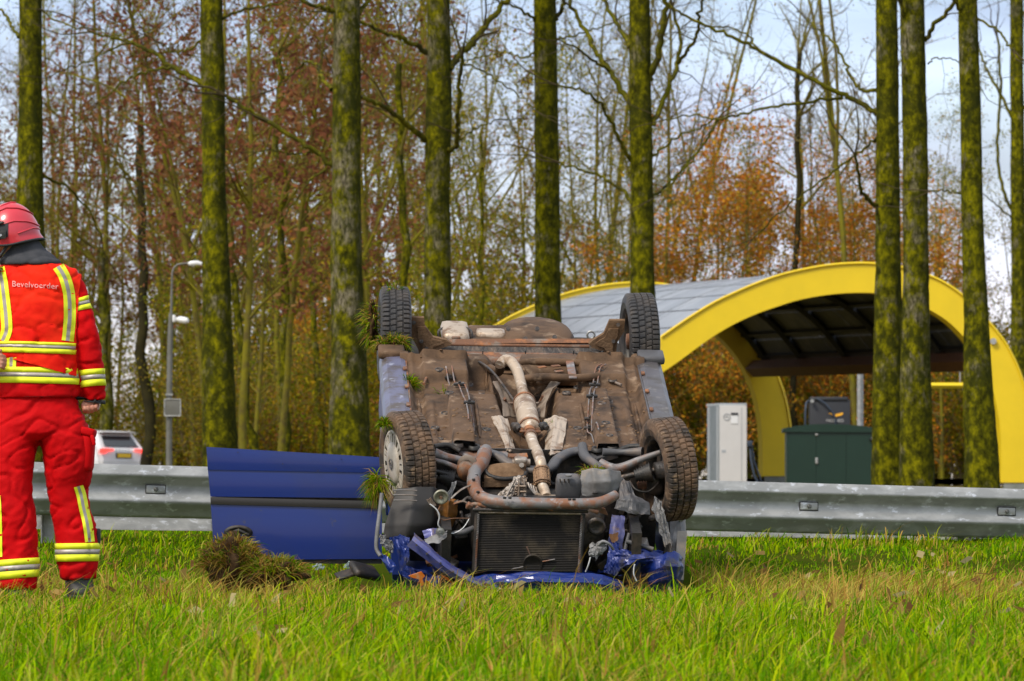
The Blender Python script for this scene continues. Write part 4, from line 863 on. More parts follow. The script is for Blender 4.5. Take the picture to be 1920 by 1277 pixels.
# sills
for s, m in ((-1, 'sill'), (1, 'sillg')):
    sec = [(.655, -.02), (.66, .035), (.685, .045), (.765, .038), (.79, .015), (.80, -.04), (.795, -.13), (.78, -.14), (.66, -.13)]
    b = MB(); n = len(sec); vs = []
    for k in range(17):
        v = lerp(.34, 2.06, k / 16); q = 1 - .25 * sm(1.9, 2.06, v)
        for u, z in sec: vs.append((s * u, v, z * (q if z > 0 else 1) + .004 * noise.noise(Vector((v * 5, u * 9, s)))))
    fs = [(k * n + i, k * n + (i + 1) % n, (k + 1) * n + (i + 1) % n, (k + 1) * n + i) for k in range(16) for i in range(n)] + [tuple(range(n)), tuple(range(17 * n - 1, 16 * n - 1, -1))]
    b.add(vs, fs, 0, False); so = cb(b, 'sill', m)
    b = MB(); b.cbox((s * .735, 1.98, .045), (.15, .16, .05), .018); cb(b, 'sill_end_cap', 'dirt' if s < 0 else 'dkgrey', so)
    for v in (.6, .95, 1.3, 1.65):
        b = MB(); b.cbox((s * .668, v, .046), (.02, .05, .012), .003); cb(b, 'jacking_tab', 'rust', so)

# ---- exhaust
ex = [PW(868, 668, -.02), PW(890, 676, -.02), PW(915, 690, -.01), PW(935, 697, .0), PW(937, 685, .05), PW(947, 675, .07), PW(959, 679, .07), PW(970, 696, .05), PW(977, 720, .02), PW(983, 752, -.01)]
def spl(P, k=4):
    o = []
    for i in range(len(P) - 1):
        a, p, q, d = P[max(i - 1, 0)], P[i], P[i + 1], P[min(i + 2, len(P) - 1)]
        for j in range(k): t = j / k; o.append(.5 * ((2 * p) + (q - a) * t + (2 * a - 5 * p + 4 * q - d) * t * t + (3 * p - a - 3 * q + d) * t ** 3))
    return o + [P[-1]]
b = MB(); b.tube(spl(ex[4:]), .030, 14); e1 = cb(b, 'exhaust_pipe', 'exhaust')
b = MB(); b.tube(spl(ex[:5]), .026, 12); cb(b, 'rear_exhaust_pipe', 'dirt')
a, c = PW(982, 750, -.01), PW(995, 809, -.02); b = MB(); d_ = c - a
b.tube([a, a + d_ * .03, a + d_ * .10, a + d_ * .9, a + d_ * .97, c], [.034, .052, .060, .060, .052, .034], 22); mf = cb(b, 'silencer', 'exhaust')
for t in (.1, .9): b = MB(); b.tube([a + d_ * (t - .02), a + d_ * (t + .02)], .064, 22); cb(b, 'seam_band', 'rust', mf)
p = PW(992, 808, 0); q = PW(996, 819, 0); b = MB()
b.tube([p, lerp(p, q, .5)], .036, 14); b.cbox(lerp(p, q, .5) + Vector((0, 0, .012)), (.115, .014, .055), .006, (R(70), 0, 0)); b.tube([lerp(p, q, .6), q], .034, 14)
for s in (-1, 1): b.tube([p + Vector((s * .042, -.03, .02)), p + Vector((s * .042, -.06, .03))], .009, 6)
cb(b, 'flange_joint', 'rust')
b = MB(); b.tube(spl([PW(994, 815, .0), PW(1001, 836, .005), PW(1008, 850, .01), PW(1014, 868, .01), PV(1016, 884, .02)]), .0295, 14); cb(b, 'front_exhaust_pipe', 'exhaust')
a, c = PV(1015, 881, .02), PV(1017, 910, -.06); d_ = c - a; b = MB()
b.lathe([(x, .034 + .006 * (i % 2)) for i, x in enumerate(np.linspace(0, d_.length, 11))], 20, Matrix.Translation(a) @ d_.to_track_quat('X', 'Z').to_matrix().to_4x4())
for t in range(12):
    an = t * pi / 6; o_ = Vector((cos(an), 0, sin(an))) * .040; o_ = o_ - d_.normalized() * o_.dot(d_.normalized()); b.tube([a + o_, c + o_], .006, 4)
b.tube([a + d_ * .78, a + d_ * .9], .047, 16); b.tube([a - d_ * .05, a + d_ * .06], .043, 16)
cb(b, 'flex_joint', 'flex')
b = MB(); b.tube([c, PV(1021, 920, -.10), PV(1024, 932, -.14)], [.028, .028, .03], 14); b.cbox(PV(1025, 933, -.15), (.10, .02, .03), .006); cb(b, 'down_pipe', 'exhaust')
# rubber hangers on either side
for x0, y0, x1, y1 in ((962, 797, 975, 806), (1014, 797, 1026, 803)):
    b = MB(); p, q = PW(x0, y0, .02), PW(x1, y1, .02); b.tube([p, lerp(p, q, .5) + Vector((0, 0, .01)), q], .016, 8); b.lathe([(-.02, .008), (-.02, .024), (.02, .024), (.02, .008)], 12, Matrix.Translation(lerp(p, q, .5)) @ Matrix.Rotation(R(90), 4, 'Z')); cb(b, 'rubber_hanger', 'black')
for s in (-1, 1):
    b = MB(); p = PW(990 + s * 36, 808, .012); q = PW(988 + s * 10, 800, -.01); r = PW(990 + s * 14, 838, -.05); b.prism([p, q, r], (0, 0, -.012)); cb(b, 'hanger_bracket', 'dirt')
# tunnel cross brace
b = MB(); b.tube([PW(946, 747, .0), PW(950, 757, -.05), PW(1010, 757, -.05), PW(1018, 742, -.0)], .010, 4, sq=1.); cb(b, 'tunnel_brace', 'rust')

# ---- heat shields
def shield(rows, seed): return sheet('heat_shield', rows, 'shield', thick=(0, 0, -.006), nz_=.007, nu=22, nv=26, seed=seed, sc=8)
shield([[PW(921, 782, .012), PW(935, 778, .03), PW(952, 785, .0)], [PW(931, 800, .012), PW(943, 797, .022), PW(956, 800, -.02)], [PW(944, 828, .012), PW(953, 826, .02), PW(962, 830, -.02)], [PW(948, 843, .015), PW(957, 845, .02), PW(967, 846, -.02)]], 1)
shield([[PW(1020, 787, -.01), PW(1040, 778, .03), PW(1063, 786, .014)], [PW(1021, 805, -.03), PW(1040, 803, .03), PW(1061, 804, .014)], [PW(1022, 828, -.03), PW(1034, 832, .02), PW(1056, 832, .014)], [PW(1022, 845, -.03), PW(1032, 852, .02), PW(1052, 848, .012)]], 2)

for rows_ in ([[PW(924, 716, .02), PW(938, 712, .02)], [PW(934, 735, -.0), PW(950, 733, -.05)], [PW(942, 758, -.0), PW(958, 758, -.06)], [PW(944, 779, .0), PW(964, 780, -.06)]], [[PW(1034, 714, .02), PW(1050, 716, .02)], [PW(1016, 736, -.05), PW(1036, 730, -.0)], [PW(1008, 760, -.06), PW(1024, 756, .0)], [PW(1006, 782, -.06), PW(1020, 780, .0)]]):
    sheet('tunnel_flank', rows_, 'sand', thick=(0, 0, -.006), nz_=.008, nu=10, nv=24, seed=33, sc=4)
# ---- brake and fuel lines with clips
def lines(pts, off, clips, name='brake_line'):
    for s in (-1, 1):
        P = [PW(x + s * off * .5, y, .0) for x, y in pts]; 
        for q in P: q.z = max(floor_w(q.x, q.y), -.05) + .016
        b = MB(); b.tube(spl(P, 3), .0042, 6); cb(b, name, 'rustgrey')
    for x, y in clips:
        b = MB(); p = PW(x, y, .015); p.z = floor_w(p.x, p.y) + .018; b.cbox(p, (.062, .022, .016), .004); b.cbox(p + Vector((0, 0, .012)), (.014, .018, .012), .003); cb(b, 'line_clip', 'black')
lines([(841, 712), (849, 728), (862, 746), (872, 768), (878, 781), (882, 800), (883, 815)], 11, [(844, 712), (861, 745), (879, 780)])
lines([(1131, 707), (1120, 715), (1115, 730), (1112, 745), (1108, 766), (1106, 790), (1105, 806), (1106, 817), (1113, 822), (1117, 840)], 8, [(1114, 745), (1109, 766), (1106, 789), (1105, 804)])
b = MB(); b.tube(spl([PW(838, 663, .02), PW(868, 667, .03), PW(895, 677, .03), PW(915, 690, .03), PW(930, 705, .03), PW(945, 725, .0), PW(964, 752, -.02)]), .008, 6); cb(b, 'handbrake_cable', 'dark')
b = MB(); p, q = PW(866, 667, .032), PW(877, 669, .032); b.tube([p, q], .011, 8); cb(b, 'yellow_sleeve', 'amber')

# ---- fuel tank with strap
b = MB(); c = PW(1055, 692, -.01); b.cbox(c + Vector((-.03, .02, -.01)), (.42, .34, .11), .045); cb(b, 'fuel_tank', 'dirt')
b = MB(); b.tube(spl([PW(980, 680, .03), PW(1000, 678, .05), PW(1040, 679, .055), PW(1085, 681, .05), PW(1115, 690, .04), PW(1127, 702, .03)]), .022, 10); b.tube(spl([PW(985, 710, .03), PW(1020, 707, .05), PW(1080, 709, .05), PW(1128, 705, .04)]), .022, 10); cb(b, 'tank_rim', 'dirt')
b = MB(); b.cbox(PW(1071, 692, .062), (.045, .36, .012), .004); cb(b, 'tank_strap', 'rustgrey')
sheet('tunnel_wall', [[PW(967, 683, .04), PW(975, 681, .04)], [PW(985, 720, -.04), PW(1005, 715, .02)], [PW(1003, 740, -.06), PW(1035, 715, .01)]], 'dirt', thick=(0, 0, -.01), nz_=.006, seed=4)
for px, py in ((1016, 688), (1042, 686), (1048, 696)): b = MB(); b.cbox(PW(px, py, .052), (.05, .03, .006), .002, (0, 0, .4)); cb(b, 'tank_recess', 'rust')
b = MB(); b.lathe([(-.01, .02), (-.01, .036), (.012, .036), (.012, .022)], 18, Matrix.Translation(PW(1128, 695, .05)) @ Matrix.Rotation(R(-70), 4, 'Y')); cb(b, 'filler_clip', 'dark')
for pts in ([(795, 720), (805, 700), (830, 690)], [(1128, 700), (1150, 715), (1165, 722)]):
    b = MB(); b.tube(spl([PW(x, y, .02) for x, y in pts]), .008, 6); cb(b, 'pipe', 'rust')

# ---- rear axle
ax = empty('rear_axle'); ax.parent = car
b = MB(); p, q = PV(812, 641, 2.40), PV(1115, 640, 2.40); b.tube([p, q], .030, 4, sq=.55, up=(0, 0, 1)); b_ = cb(b, 'rust_beam', 'rust', ax)
b = MB(); p, q = PV(818, 656, 2.36), PV(1128, 661, 2.36); b.tube([p, q], .028, 4, sq=.9, up=(0, 0, 1)); cb(b, 'dark_beam', 'dark', ax)
b = MB(); p, q = PV(838, 646, 2.37), PV(1105, 650, 2.37); b.tube([p, q], .011, 8); cb(b, 'stabiliser_rod', 'rust', ax)
def arm(poly, v, seed):
    b = MB(); P = [PV(x, y, v) for x, y in poly]; b.prism(P, (0, .035, 0)); o_ = cb(b, 'trailing_arm', 'rust' if False else 'dirt2', ax)
    c_ = sum(P, Vector()) / len(P); Q = [lerp(c_, p, .62) + Vector((0, -.012, 0)) for p in P]; b = MB(); b.prism(Q, (0, .03, 0)); cb(b, 'pressing', 'dirt2', o_)
    return o_
al = arm([(769, 595), (795, 596), (797, 612), (812, 632), (838, 638), (848, 646), (832, 652), (818, 656), (808, 676), (789, 677), (784, 655), (770, 628)], 2.30, 0)
ar = arm([(1143, 601), (1172, 601), (1170, 622), (1157, 643), (1154, 676), (1142, 680), (1128, 658), (1110, 652), (1104, 645), (1112, 638), (1132, 626)], 2.30, 1)
for x, y, o_ in ((800, 654, al), (790, 640, al), (776, 605, al), (1142, 662, ar), (1159, 609, ar), (1150, 640, ar)):
    b = MB(); b.tube([PV(x, y, 2.288), PV(x, y, 2.27)], .012, 8); cb(b, 'bolt', 'dark', o_)
b = MB(); b.cbox(PV(800, 688, 2.05), (.10, .10, .10), .01); cb(b, 'axle_mount', 'dirt')
b = MB(); b.cbox(PV(1150, 690, 2.05), (.10, .10, .07), .01); cb(b, 'axle_mount', 'dirt')
for x, y in ((1113, 672), (822, 674)):      # coil springs
    c = PV(x, y, 2.2); b = MB(); b.tube([c + Vector((.05 * cos(a), .05 * sin(a), -.06 + .10 * a / (8 * pi))) for a in np.linspace(0, 8 * pi, 64)], .009, 6); cb(b, 'coil_spring', 'black')
b = MB(); b.cbox(PV(960, 674, 2.22), (.75, .16, .05), .02); cb(b, 'axle_cover', 'rust')
for x in (905, 985, 1075): b = MB(); b.box(PV(x, 668, 2.13), (.006, .02, .07)); cb(b, 'seam', 'black')
# tail: silencer, spare wheel well, bumper, tow eye
b = MB(); c = PV(853, 626, 2.68); b.cbox(c, (.16, .30, .09), .035); o_ = cb(b, 'end_silencer', 'shield'); b = MB(); b.cbox(c + Vector((0, -.155, .02)), (.05, .02, .02), .006); cb(b, 'hook', 'rust', o_)
b = MB(); b.tube(spl([PV(824, 637, 2.6), PV(822, 622, 2.62), PV(835, 614, 2.7), PV(870, 614, 2.7), PV(884, 622, 2.62), PV(884, 640, 2.6)]), .007, 6); cb(b, 'silencer_bracket', 'dark')
b = MB(); b.lathe([(-.05, 0), (.0, .22), (.03, .20), (.045, .12), (.05, 0)], 28, Matrix.Translation(PV(1005, 630, 2.75)) @ Matrix.Rotation(R(-90), 4, 'Y') @ Matrix.Scale(1.5, 4, (0, 1, 0))); cb(b, 'spare_wheel_well', 'dirt')
b = MB(); b.cbox(PV(920, 628, 2.7), (.17, .12, .06), .025); cb(b, 'heat_plate', 'shield')
for x, y in ((953, 617), (1007, 617), (1040, 633), (985, 636)): b = MB(); b.tube([PV(x, y, 2.5), PV(x, y - 1, 2.49)], .014, 8); cb(b, 'drain_plug', 'dark')
b = MB(); P = [PV(716, 700, 2.9), PV(735, 655, 3.0), PV(790, 634, 3.06), PV(960, 634, 3.08), PV(1120, 634, 3.06), PV(1175, 655, 3.0), PV(1195, 700, 2.9)]; P2 = spl(P, 4)
vs = [p + Vector((0, d, z)) for p in P2 for d, z in ((0, .0), (.05, -.02), (.06, -.30), (0, -.30))]; b.add(vs, [(k * 4 + i, k * 4 + (i + 1) % 4, (k + 1) * 4 + (i + 1) % 4, (k + 1) * 4 + i) for k in range(len(P2) - 1) for i in range(4)], 0, True); cb(b, 'rear_bumper', 'strip')
c = PV(1108, 628, 2.9); b = MB(); b.tube([c + Vector((.022 * cos(a), 0, .022 * sin(a))) for a in np.linspace(0, 2 * pi, 14)], .007, 6, caps=False); cb(b, 'tow_eye', 'galv')

# ---- wheels
def wheel(px, py, v, side, rot, muddy, hubcap, half=.0825, tilt=0, spin=0):
    c = PV(px, py, v); g = empty('wheel'); g.parent = car; g.location = c; g.rotation_euler = (0, R(tilt), R(rot))
    n = 300; W = half; r = .278
    pr = [(-W * .80, .172), (-W * .98, .19), (-W * 1.08, .225), (-W * 1.0, .258), (-W * .92, .270), (-W * .84, r - .002), (-W * .60, r), (-W * .50, r), (-W * .475, r - .009), (-W * .42, r - .009), (-W * .395, r), (-W * .06, r), (-W * .035, r - .009), (W * .035, r - .009), (W * .06, r), (W * .395, r), (W * .42, r - .009), (W * .475, r - .009), (W * .50, r), (W * .60, r), (W * .84, r - .002), (W * .92, .270), (W * 1.0, .258), (W * 1.08, .225), (W * .98, .19), (W * .80, .172)]
    def mod(i, j, x, rr):
        if rr < .26: return 0
        a = abs(x) / W
        if a > .49: return -.0085 if (j + (0 if x > 0 else 2)) % 5 == 0 else 0
        if .05 < a < .40: return -.006 if (j + int(i)) % 6 == 0 and rr > .275 else 0
        return 0
    b = MB(); b.lathe(pr, n, None, 0, False, mod); b.s = [False] * len(b.s)
    b.build('tyre', M['mudtyre' if muddy else 'tyre'], g)
    b = MB(); b.lathe([(-W * .82, .176), (-W * .82, .166), (-W * .5, .158), (W * .5, .158), (W * .82, .166), (W * .82, .176)], 48); k = side
    b.lathe([(k * W * .10, .160), (k * W * .18, .13), (k * W * .38, .11), (k * W * .42, .06), (k * W * .36, .0)], 40)
    ro = b.build('rim', M['rim'], g)
    b = MB(); b.lathe([(-k * W * .2, 0), (-k * W * .2, .115), (-k * W * .32, .118), (-k * W * .32, .05), (-k * W * .9, .045), (-k * W * .95, 0)], 32); bo = b.build('brake_disc', M['rust' if not muddy else 'dark'], g)
    if hubcap:
        h = MB(); xo = k * W * .98
        h.lathe([(xo + k * .004, .0), (xo + k * .004, .03), (xo + k * .010, .05), (xo + k * .006, .085), (xo - k * .0, .118), (xo - k * .004, .118)], 48)
        h.lathe([(xo - k * .004, .163), (xo, .166), (xo - k * .002, .180), (xo - k * .012, .184)], 48)
        ho = h.build('hubcap', M['hub'], g)
        for j in range(22):
            a = 2 * pi * (j + .5) / 22 + .05 * (j % 2); t = MB(); ww = .013
            q = [Vector((xo - k * .001, rr_ * cos(a) - s_ * ww * rr_ / .14 * sin(a), rr_ * sin(a) + s_ * ww * rr_ / .14 * cos(a))) for rr_, s_ in ((.112, 1), (.112, -1), (.168, -.82), (.168, .82))]
            t.prism(q, (-k * .006, 0, 0)); t.build('hubcap_finger', M['hub'], ho)
        e_ = MB(); e_.tube([Vector((xo + k * .012, .026 * cos(a), .026 * sin(a))) for a in np.linspace(0, 2 * pi, 20)], .0035, 5, caps=False)
        e_.prism([Vector((xo + k * .011, y_, z_)) for y_, z_ in ((-.034, -.006), (.004, .002), (-.006, .006), (.034, .006), (-.004, -.002), (.006, -.006))], (k * .004, 0, 0)); e_.build('emblem', M['dkgrey'], ho)
    return g
FL = wheel(764, 868, -.02, -1, 15, True, True, tilt=-1)
FR = wheel(1253, 880, .0, 1, 14.5, True, False, tilt=-3)
RL = wheel(739, 628, 2.42, -1, 1.0, False, False, tilt=0)
RR = wheel(1199, 640, 2.42, 1, 4, False, False, tilt=-1)

# ---- front subframe
def tubeV(name, pts, r, m, n=10, par=None, k=4, sq=None): 
    b = MB(); P = spl([PV(x, y, v) for x, y, v in pts], k)
    rr_ = r if not hasattr(r, '__len__') else list(np.interp(np.linspace(0, 1, len(P)), np.linspace(0, 1, len(r)), r)); b.tube(P, rr_, n, sq=sq); return cb(b, name, m, par)
sf = tubeV('subframe', [(912, 842, .18), (908, 852, .12), (903, 868, .02), (891, 884, -.08), (888, 902, -.20), (891, 920, -.32), (906, 935, -.43), (940, 942, -.48), (1000, 944, -.50), (1080, 945, -.50), (1125, 942, -.48), (1155, 928, -.42)], [.030, .040, .038, .036, .036, .036, .036, .034, .031, .030, .030, .026], 'rustgrey', 12, k=5)
rg = random.Random(11)
for x, y, v in ((893, 890, -.16), (896, 921, -.40), (946, 932, -.50), (956, 932, -.50), (1068, 935, -.52), (1076, 935, -.52), (888, 898, -.25)):
    b = MB(); p = PV(x, y, v - .02); b.cbox(p + Vector((0, -.012, .0)), (.018, .012, .012), .004); cb(b, 'slot', 'black', sf)
sheet('subframe_plate', [[PV(848, 836, .30), PV(880, 838, .3), PV(905, 835, .28)], [PV(852, 848, .22), PV(880, 856, .18), PV(912, 862, .12)]], 'rustgrey', thick=(0, .0, -.03), nz_=.006, seed=3)
sheet('subframe_plate', [[PV(1088, 842, .30), PV(1120, 843, .3), PV(1155, 838, .30)], [PV(1092, 853, .22), PV(1120, 860, .18), PV(1160, 848, .22)]], 'dkgrey', thick=(0, .0, -.03), nz_=.006, seed=5)
for x, y in ((858, 838), (1148, 844), (889, 843), (1120, 847)):
    b = MB(); p = PV(x, y, .24); b.lathe([(-.01, .0), (-.004, .014), (.008, .016), (.010, .030), (-.01, .034)], 16, Matrix.Translation(p + Vector((0, 0, .015))) @ Matrix.Rotation(R(-90), 4, 'Y')); cb(b, 'bushing', 'black')
tubeV('crossmember', [(912, 848, .22), (935, 855, .18), (950, 866, .12), (985, 880, .05), (1030, 878, .05), (1045, 862, .14), (1070, 848, .22), (1100, 845, .22)], .030, 'dkgrey', 8, sq=.6)
tubeV('subframe_arm', [(1092, 835, .25), (1096, 855, .16), (1112, 868, .05), (1130, 882, -.1)], [.026, .03, .024, .02], 'dkgrey', 8)
sheet('mount_plate', [[PV(922, 846, .24), PV(950, 846, .24)], [PV(926, 857, .18), PV(960, 858, .18)]], 'rustgrey', nz_=.003, thick=(0, 0, -.02))
sheet('mount_plate', [[PV(952, 851, .16), PV(988, 849, .16)], [PV(955, 856, .14), PV(990, 857, .14)]], 'rust', nz_=.002, thick=(0, 0, -.02))
b = MB(); b.cbox(PV(976, 866, .05), (.07, .05, .05), .012); b.tube([PV(960, 868, .05), PV(994, 868, .05)], .022, 12); b.tube([PV(978, 872, -.0), PV(978, 872, -.03)], .014, 8); cb(b, 'engine_mount', 'alu')
b = MB(); b.cbox(PV(977, 880, .02), (.05, .05, .06), .01); cb(b, 'mount_leg', 'dirt')
# control arms, tie rods, drive shafts, boots
tubeV('control_arm', [(815, 850, .05), (838, 857, .05), (862, 862, .06), (885, 870, .06)], [.030, .022, .020, .026], 'rustgrey', 8)
tubeV('control_arm', [(812, 862, -.02), (840, 870, -.02), (872, 886, -.02)], [.012, .014, .02], 'rustgrey', 6)
tubeV('control_arm', [(1125, 866, .05), (1145, 878, .02), (1165, 877, .02), (1200, 862, .02), (1238, 848, .02)], [.022, .030, .026, .020, .014], 'rustgrey', 8)
tubeV('control_arm', [(1130, 848, .12), (1165, 848, .12), (1205, 848, .08)], [.024, .016, .03], 'dkgrey', 8)
tubeV('dark_arch', [(815, 838, .2), (840, 835, .22), (862, 846, .2)], .016, 'black', 6)
tubeV('dark_arch', [(1155, 848, .2), (1180, 838, .22), (1205, 838, .2)], .016, 'black', 6)
tubeV('tie_rod', [(812, 882, -.05), (850, 892, -.05), (880, 902, -.05)], .012, 'black', 8)
tubeV('drive_shaft', [(812, 895, .0), (850, 905, .0), (885, 915, .0)], .018, 'dark', 8)
tubeV('drive_shaft', [(1120, 905, .0), (1180, 892, .0), (1245, 878, .0)], .016, 'dark', 8)
for x0, y0, x1, y1 in ((1190, 893, 1222, 885), (822, 892, 850, 900)):
    b = MB(); a, c = PV(x0, y0, -.03), PV(x1, y1, -.03); d_ = c - a; b.lathe([(t * d_.length, (.026 + .022 * t) + (.009 if i % 2 else 0)) for i, t in enumerate(np.linspace(0, 1, 15))], 18, Matrix.Translation(a) @ d_.to_track_quat('X', 'Z').to_matrix().to_4x4()); cb(b, 'rubber_boot', 'black')
b = MB(); b.lathe([(-.02, 0), (-.02, .045), (.03, .05), (.03, 0)], 20, Matrix.Translation(PV(874, 884, -.06)) @ Matrix.Rotation(R(90), 4, 'Z')); b.lathe([(0, .03), (0, .055), (.02, .055), (.02, .03)], 20, Matrix.Translation(PV(876, 873, -.03)) @ Matrix.Rotation(R(75), 4, 'Z')); cb(b, 'arm_bushing', 'rust')
tubeV('bush_bracket', [(872, 866, -.02), (890, 869, -.03), (902, 876, -.03)], .010, 'rustgrey', 6)
b = MB(); b.cbox(PV(1228, 905, .05), (.09, .12, .12), .03); cb(b, 'brake_caliper', 'dark')
b = MB(); b.cbox(PV(1212, 908, .08), (.10, .08, .04), .015); cb(b, 'strut_foot', 'rust')
tubeV('brake_hose', [(1180, 900, .0), (1192, 918, -.08), (1215, 922, -.08), (1232, 908, -.04), (1238, 898, 0)], .006, 'black', 6)
# engine underside
b = MB(); b.grid(lambda a, c: PV(lerp(908, 986, a), lerp(874, 896, c), lerp(.05, -.08, c)) + Vector((0, 0, .04 * (sin(pi * a) ** .6) * (sin(pi * min(1, c * 1.1)) ** .5))), 22, 12, thick=(0, 0, -.05)); cb(b, 'oil_pan', 'dirt2')
tubeV('oil_pan_rim', [(908, 880, -.02), (918, 892, -.06), (945, 898, -.08), (978, 894, -.06), (986, 886, -.03)], .012, 'black', 6)
# gearbox bracket, ribbed casting
sheet('gearbox_bracket', [[PV(962, 896, -.15), PV(975, 893, -.15), PV(988, 896, -.15)], [PV(960, 905, -.17), PV(972, 905, -.2), PV(988, 910, -.18)], [PV(945, 918, -.18), PV(966, 918, -.22), PV(987, 921, -.18)], [PV(930, 932, -.18), PV(960, 934, -.22), PV(987, 934, -.18)]], 'alu', nz_=.014, nu=16, nv=16, seed=6, sc=12)
for x0, y0, x1, y1 in ((966, 898, 950, 930), (974, 897, 972, 930), (983, 898, 984, 930), (962, 912, 986, 912), (956, 922, 987, 922)): tubeV('casting_rib', [(x0, y0, -.2), (x1, y1, -.23)], .007, 'alu', 5, k=1)
sheet('gearbox_housing', [[PV(905, 905, .0), PV(935, 912, -.02), (PV(965, 905, -.05))], [PV(905, 932, -.05), PV(935, 936, -.1), PV(965, 936, -.1)]], 'dirt2', nz_=.01, seed=7, thick=(0, .03, 0))
for i in range(4): tubeV('ribbed_pipe', [(990 + i * 5, 905 + i * 3, -.1), (995 + i * 4, 918 + i * 2, -.13), (1005 + i * 3, 928, -.15)], .006, 'alu', 5)
b = MB(); b.cbox(PV(1066, 912, -.20), (.135, .12, .125), .03); ob = cb(b, 'plastic_reservoir', 'dkgrey'); b = MB(); b.tube([PV(1066, 893, -.27), PV(1066, 890, -.27)], .018, 12); cb(b, 'cap', 'grey', ob)
for dx in (-12, -4, 4): b = MB(); b.tube([PV(1062 + dx, 898, -.262), PV(1063 + dx, 905, -.264)], .004, 4); cb(b, 'moulded_mark', 'black', ob)
sheet('grey_shield', [[PV(1090, 883, -.22), PV(1110, 880, -.26), PV(1140, 880, -.27), PV(1164, 884, -.22)], [PV(1088, 905, -.24), PV(1115, 903, -.31), PV(1145, 903, -.31), PV(1166, 902, -.24)], [PV(1090, 922, -.25), PV(1115, 925, -.31), PV(1143, 922, -.30), PV(1168, 914, -.25)], [PV(1092, 929, -.26), PV(1115, 932, -.29), PV(1146, 931, -.28), PV(1160, 918, -.25)]], 'grey', nz_=.008, nu=24, nv=18, seed=8, sc=5)
b = MB(); b.cbox(PV(1116, 924, -.32), (.03, .012, .012), .005); cb(b, 'clip', 'black')
for k in range(30): pass
# plastic liner, right middle
sheet('splash_guard', [[PV(1158, 885, -.20), PV(1170, 900, -.22), PV(1180, 905, -.2)], [PV(1162, 915, -.28), PV(1178, 925, -.3), PV(1190, 930, -.25)], [PV(1158, 935, -.35), PV(1185, 938, -.36), PV(1218, 944, -.3)], [PV(1152, 955, -.38), PV(1185, 964, -.40), PV(1218, 966, -.34)]], 'dkgrey', nz_=.012, nu=20, nv=20, seed=9, sc=5)
sheet('torn_liner', [[PV(1226, 932, -.22), PV(1240, 944, -.22)], [PV(1222, 955, -.28), PV(1246, 960, -.28)], [PV(1234, 985, -.32), PV(1252, 990, -.3)], [PV(1245, 1028, -.36), PV(1258, 1018, -.34)]], 'grey', nz_=.022, nu=12, nv=22, seed=10, sc=6)
sheet('wing_edge', [[PV(1268, 978, -.12), PV(1278, 978, -.08), PV(1286, 975, -.02)], [PV(1262, 1005, -.2), PV(1276, 1010, -.2), PV(1286, 1000, -.1)], [PV(1258, 1035, -.28), PV(1272, 1045, -.3), PV(1282, 1035, -.2)], [PV(1256, 1050, -.32), PV(1268, 1058, -.34), PV(1277, 1050, -.3)]], 'grey', nz_=.006, nu=12, nv=16, seed=11)

# ---- left front: liner, horn, amber bottle
sheet('wheel_arch_liner', [[PV(745, 916, -.32), PV(780, 913, -.34), PV(812, 914, -.34), PV(820, 918, -.3)], [PV(733, 950, -.36), PV(775, 950, -.40), PV(815, 948, -.38), PV(823, 950, -.33)], [PV(722, 985, -.40), PV(768, 985, -.45), PV(812, 985, -.4), PV(820, 985, -.35)], [PV(718, 1010, -.42), PV(762, 1003, -.46), PV(795, 1002, -.42), PV(805, 1005, -.38)]], 'strip', nz_=.006, nu=24, nv=18, seed=12, sc=4)
for y in (919, 928, 938): tubeV('liner_rib', [(738, y, -.41), (760, y, -.42), (782, y + 1, -.42)], .004, 'dkgrey', 4)
c = PV(827, 932, -.45); b = MB(); b.lathe([(0, 0), (0, .014), (-.004, .016), (-.002, .028), (-.010, .034), (.0, .041), (.02, .036), (.03, .0)], 28, Matrix.Translation(c) @ Matrix.Rotation(R(90), 4, 'Z')); ho = cb(b, 'horn', 'horn')
b = MB(); b.tube([c + Vector((0, -.002, 0)), c + Vector((0, -.012, 0))], .008, 8); cb(b, 'nut', 'rust', ho)
sheet('horn_bracket', [[PV(836, 930, -.42), PV(842, 940, -.42)], [PV(846, 912, -.38), PV(850, 922, -.38)], [PV(846, 906, -.37), PV(856, 902, -.36)]], 'grey', nz_=.008, nu=6, nv=12)
sheet('horn_bracket', [[PV(800, 938, -.46), PV(808, 933, -.46)], [PV(806, 950, -.46), PV(818, 948, -.46)]], 'rust', nz_=.006, nu=6, nv=6)
sheet('amber_bottle', [[PV(826, 940, -.30), PV(842, 938, -.34), PV(858, 943, -.30)], [PV(822, 960, -.30), PV(840, 962, -.36), PV(858, 964, -.30)], [PV(824, 982, -.3), PV(838, 988, -.34), PV(846, 990, -.3)]], 'orange', nz_=.006, nu=12, nv=14, thick=(0, .05, 0))
tubeV('wire', [(806, 945, -.47), (818, 955, -.47), (824, 968, -.47), (822, 985, -.46), (836, 998, -.46)], .004, 'white', 5)
tubeV('wire', [(826, 948, -.45), (820, 962, -.46), (830, 975, -.46), (850, 972, -.45), (880, 972, -.44)], .003, 'rust', 5)
tubeV('wire', [(880, 972, -.44), (868, 990, -.46), (850, 1000, -.48), (838, 996, -.5)], .003, 'white', 4)
tubeV('bracket_bar', [(845, 935, -.4), (865, 918, -.36), (888, 908, -.3)], .006, 'alu', 4)
tubeV('bracket_bar', [(850, 945, -.4), (868, 940, -.38), (880, 948, -.38)], .007, 'rust', 4)
tubeV('hose', [(876, 952, -.42), (890, 945, -.45), (912, 950, -.46)], .012, 'rust', 6)
for x, y in ((880, 948), (896, 952), (910, 947)): b = MB(); b.cbox(PV(x, y, -.45), (.03, .03, .03), .006, (.3, .5, .2)); cb(b, 'clamp', 'rustgrey')
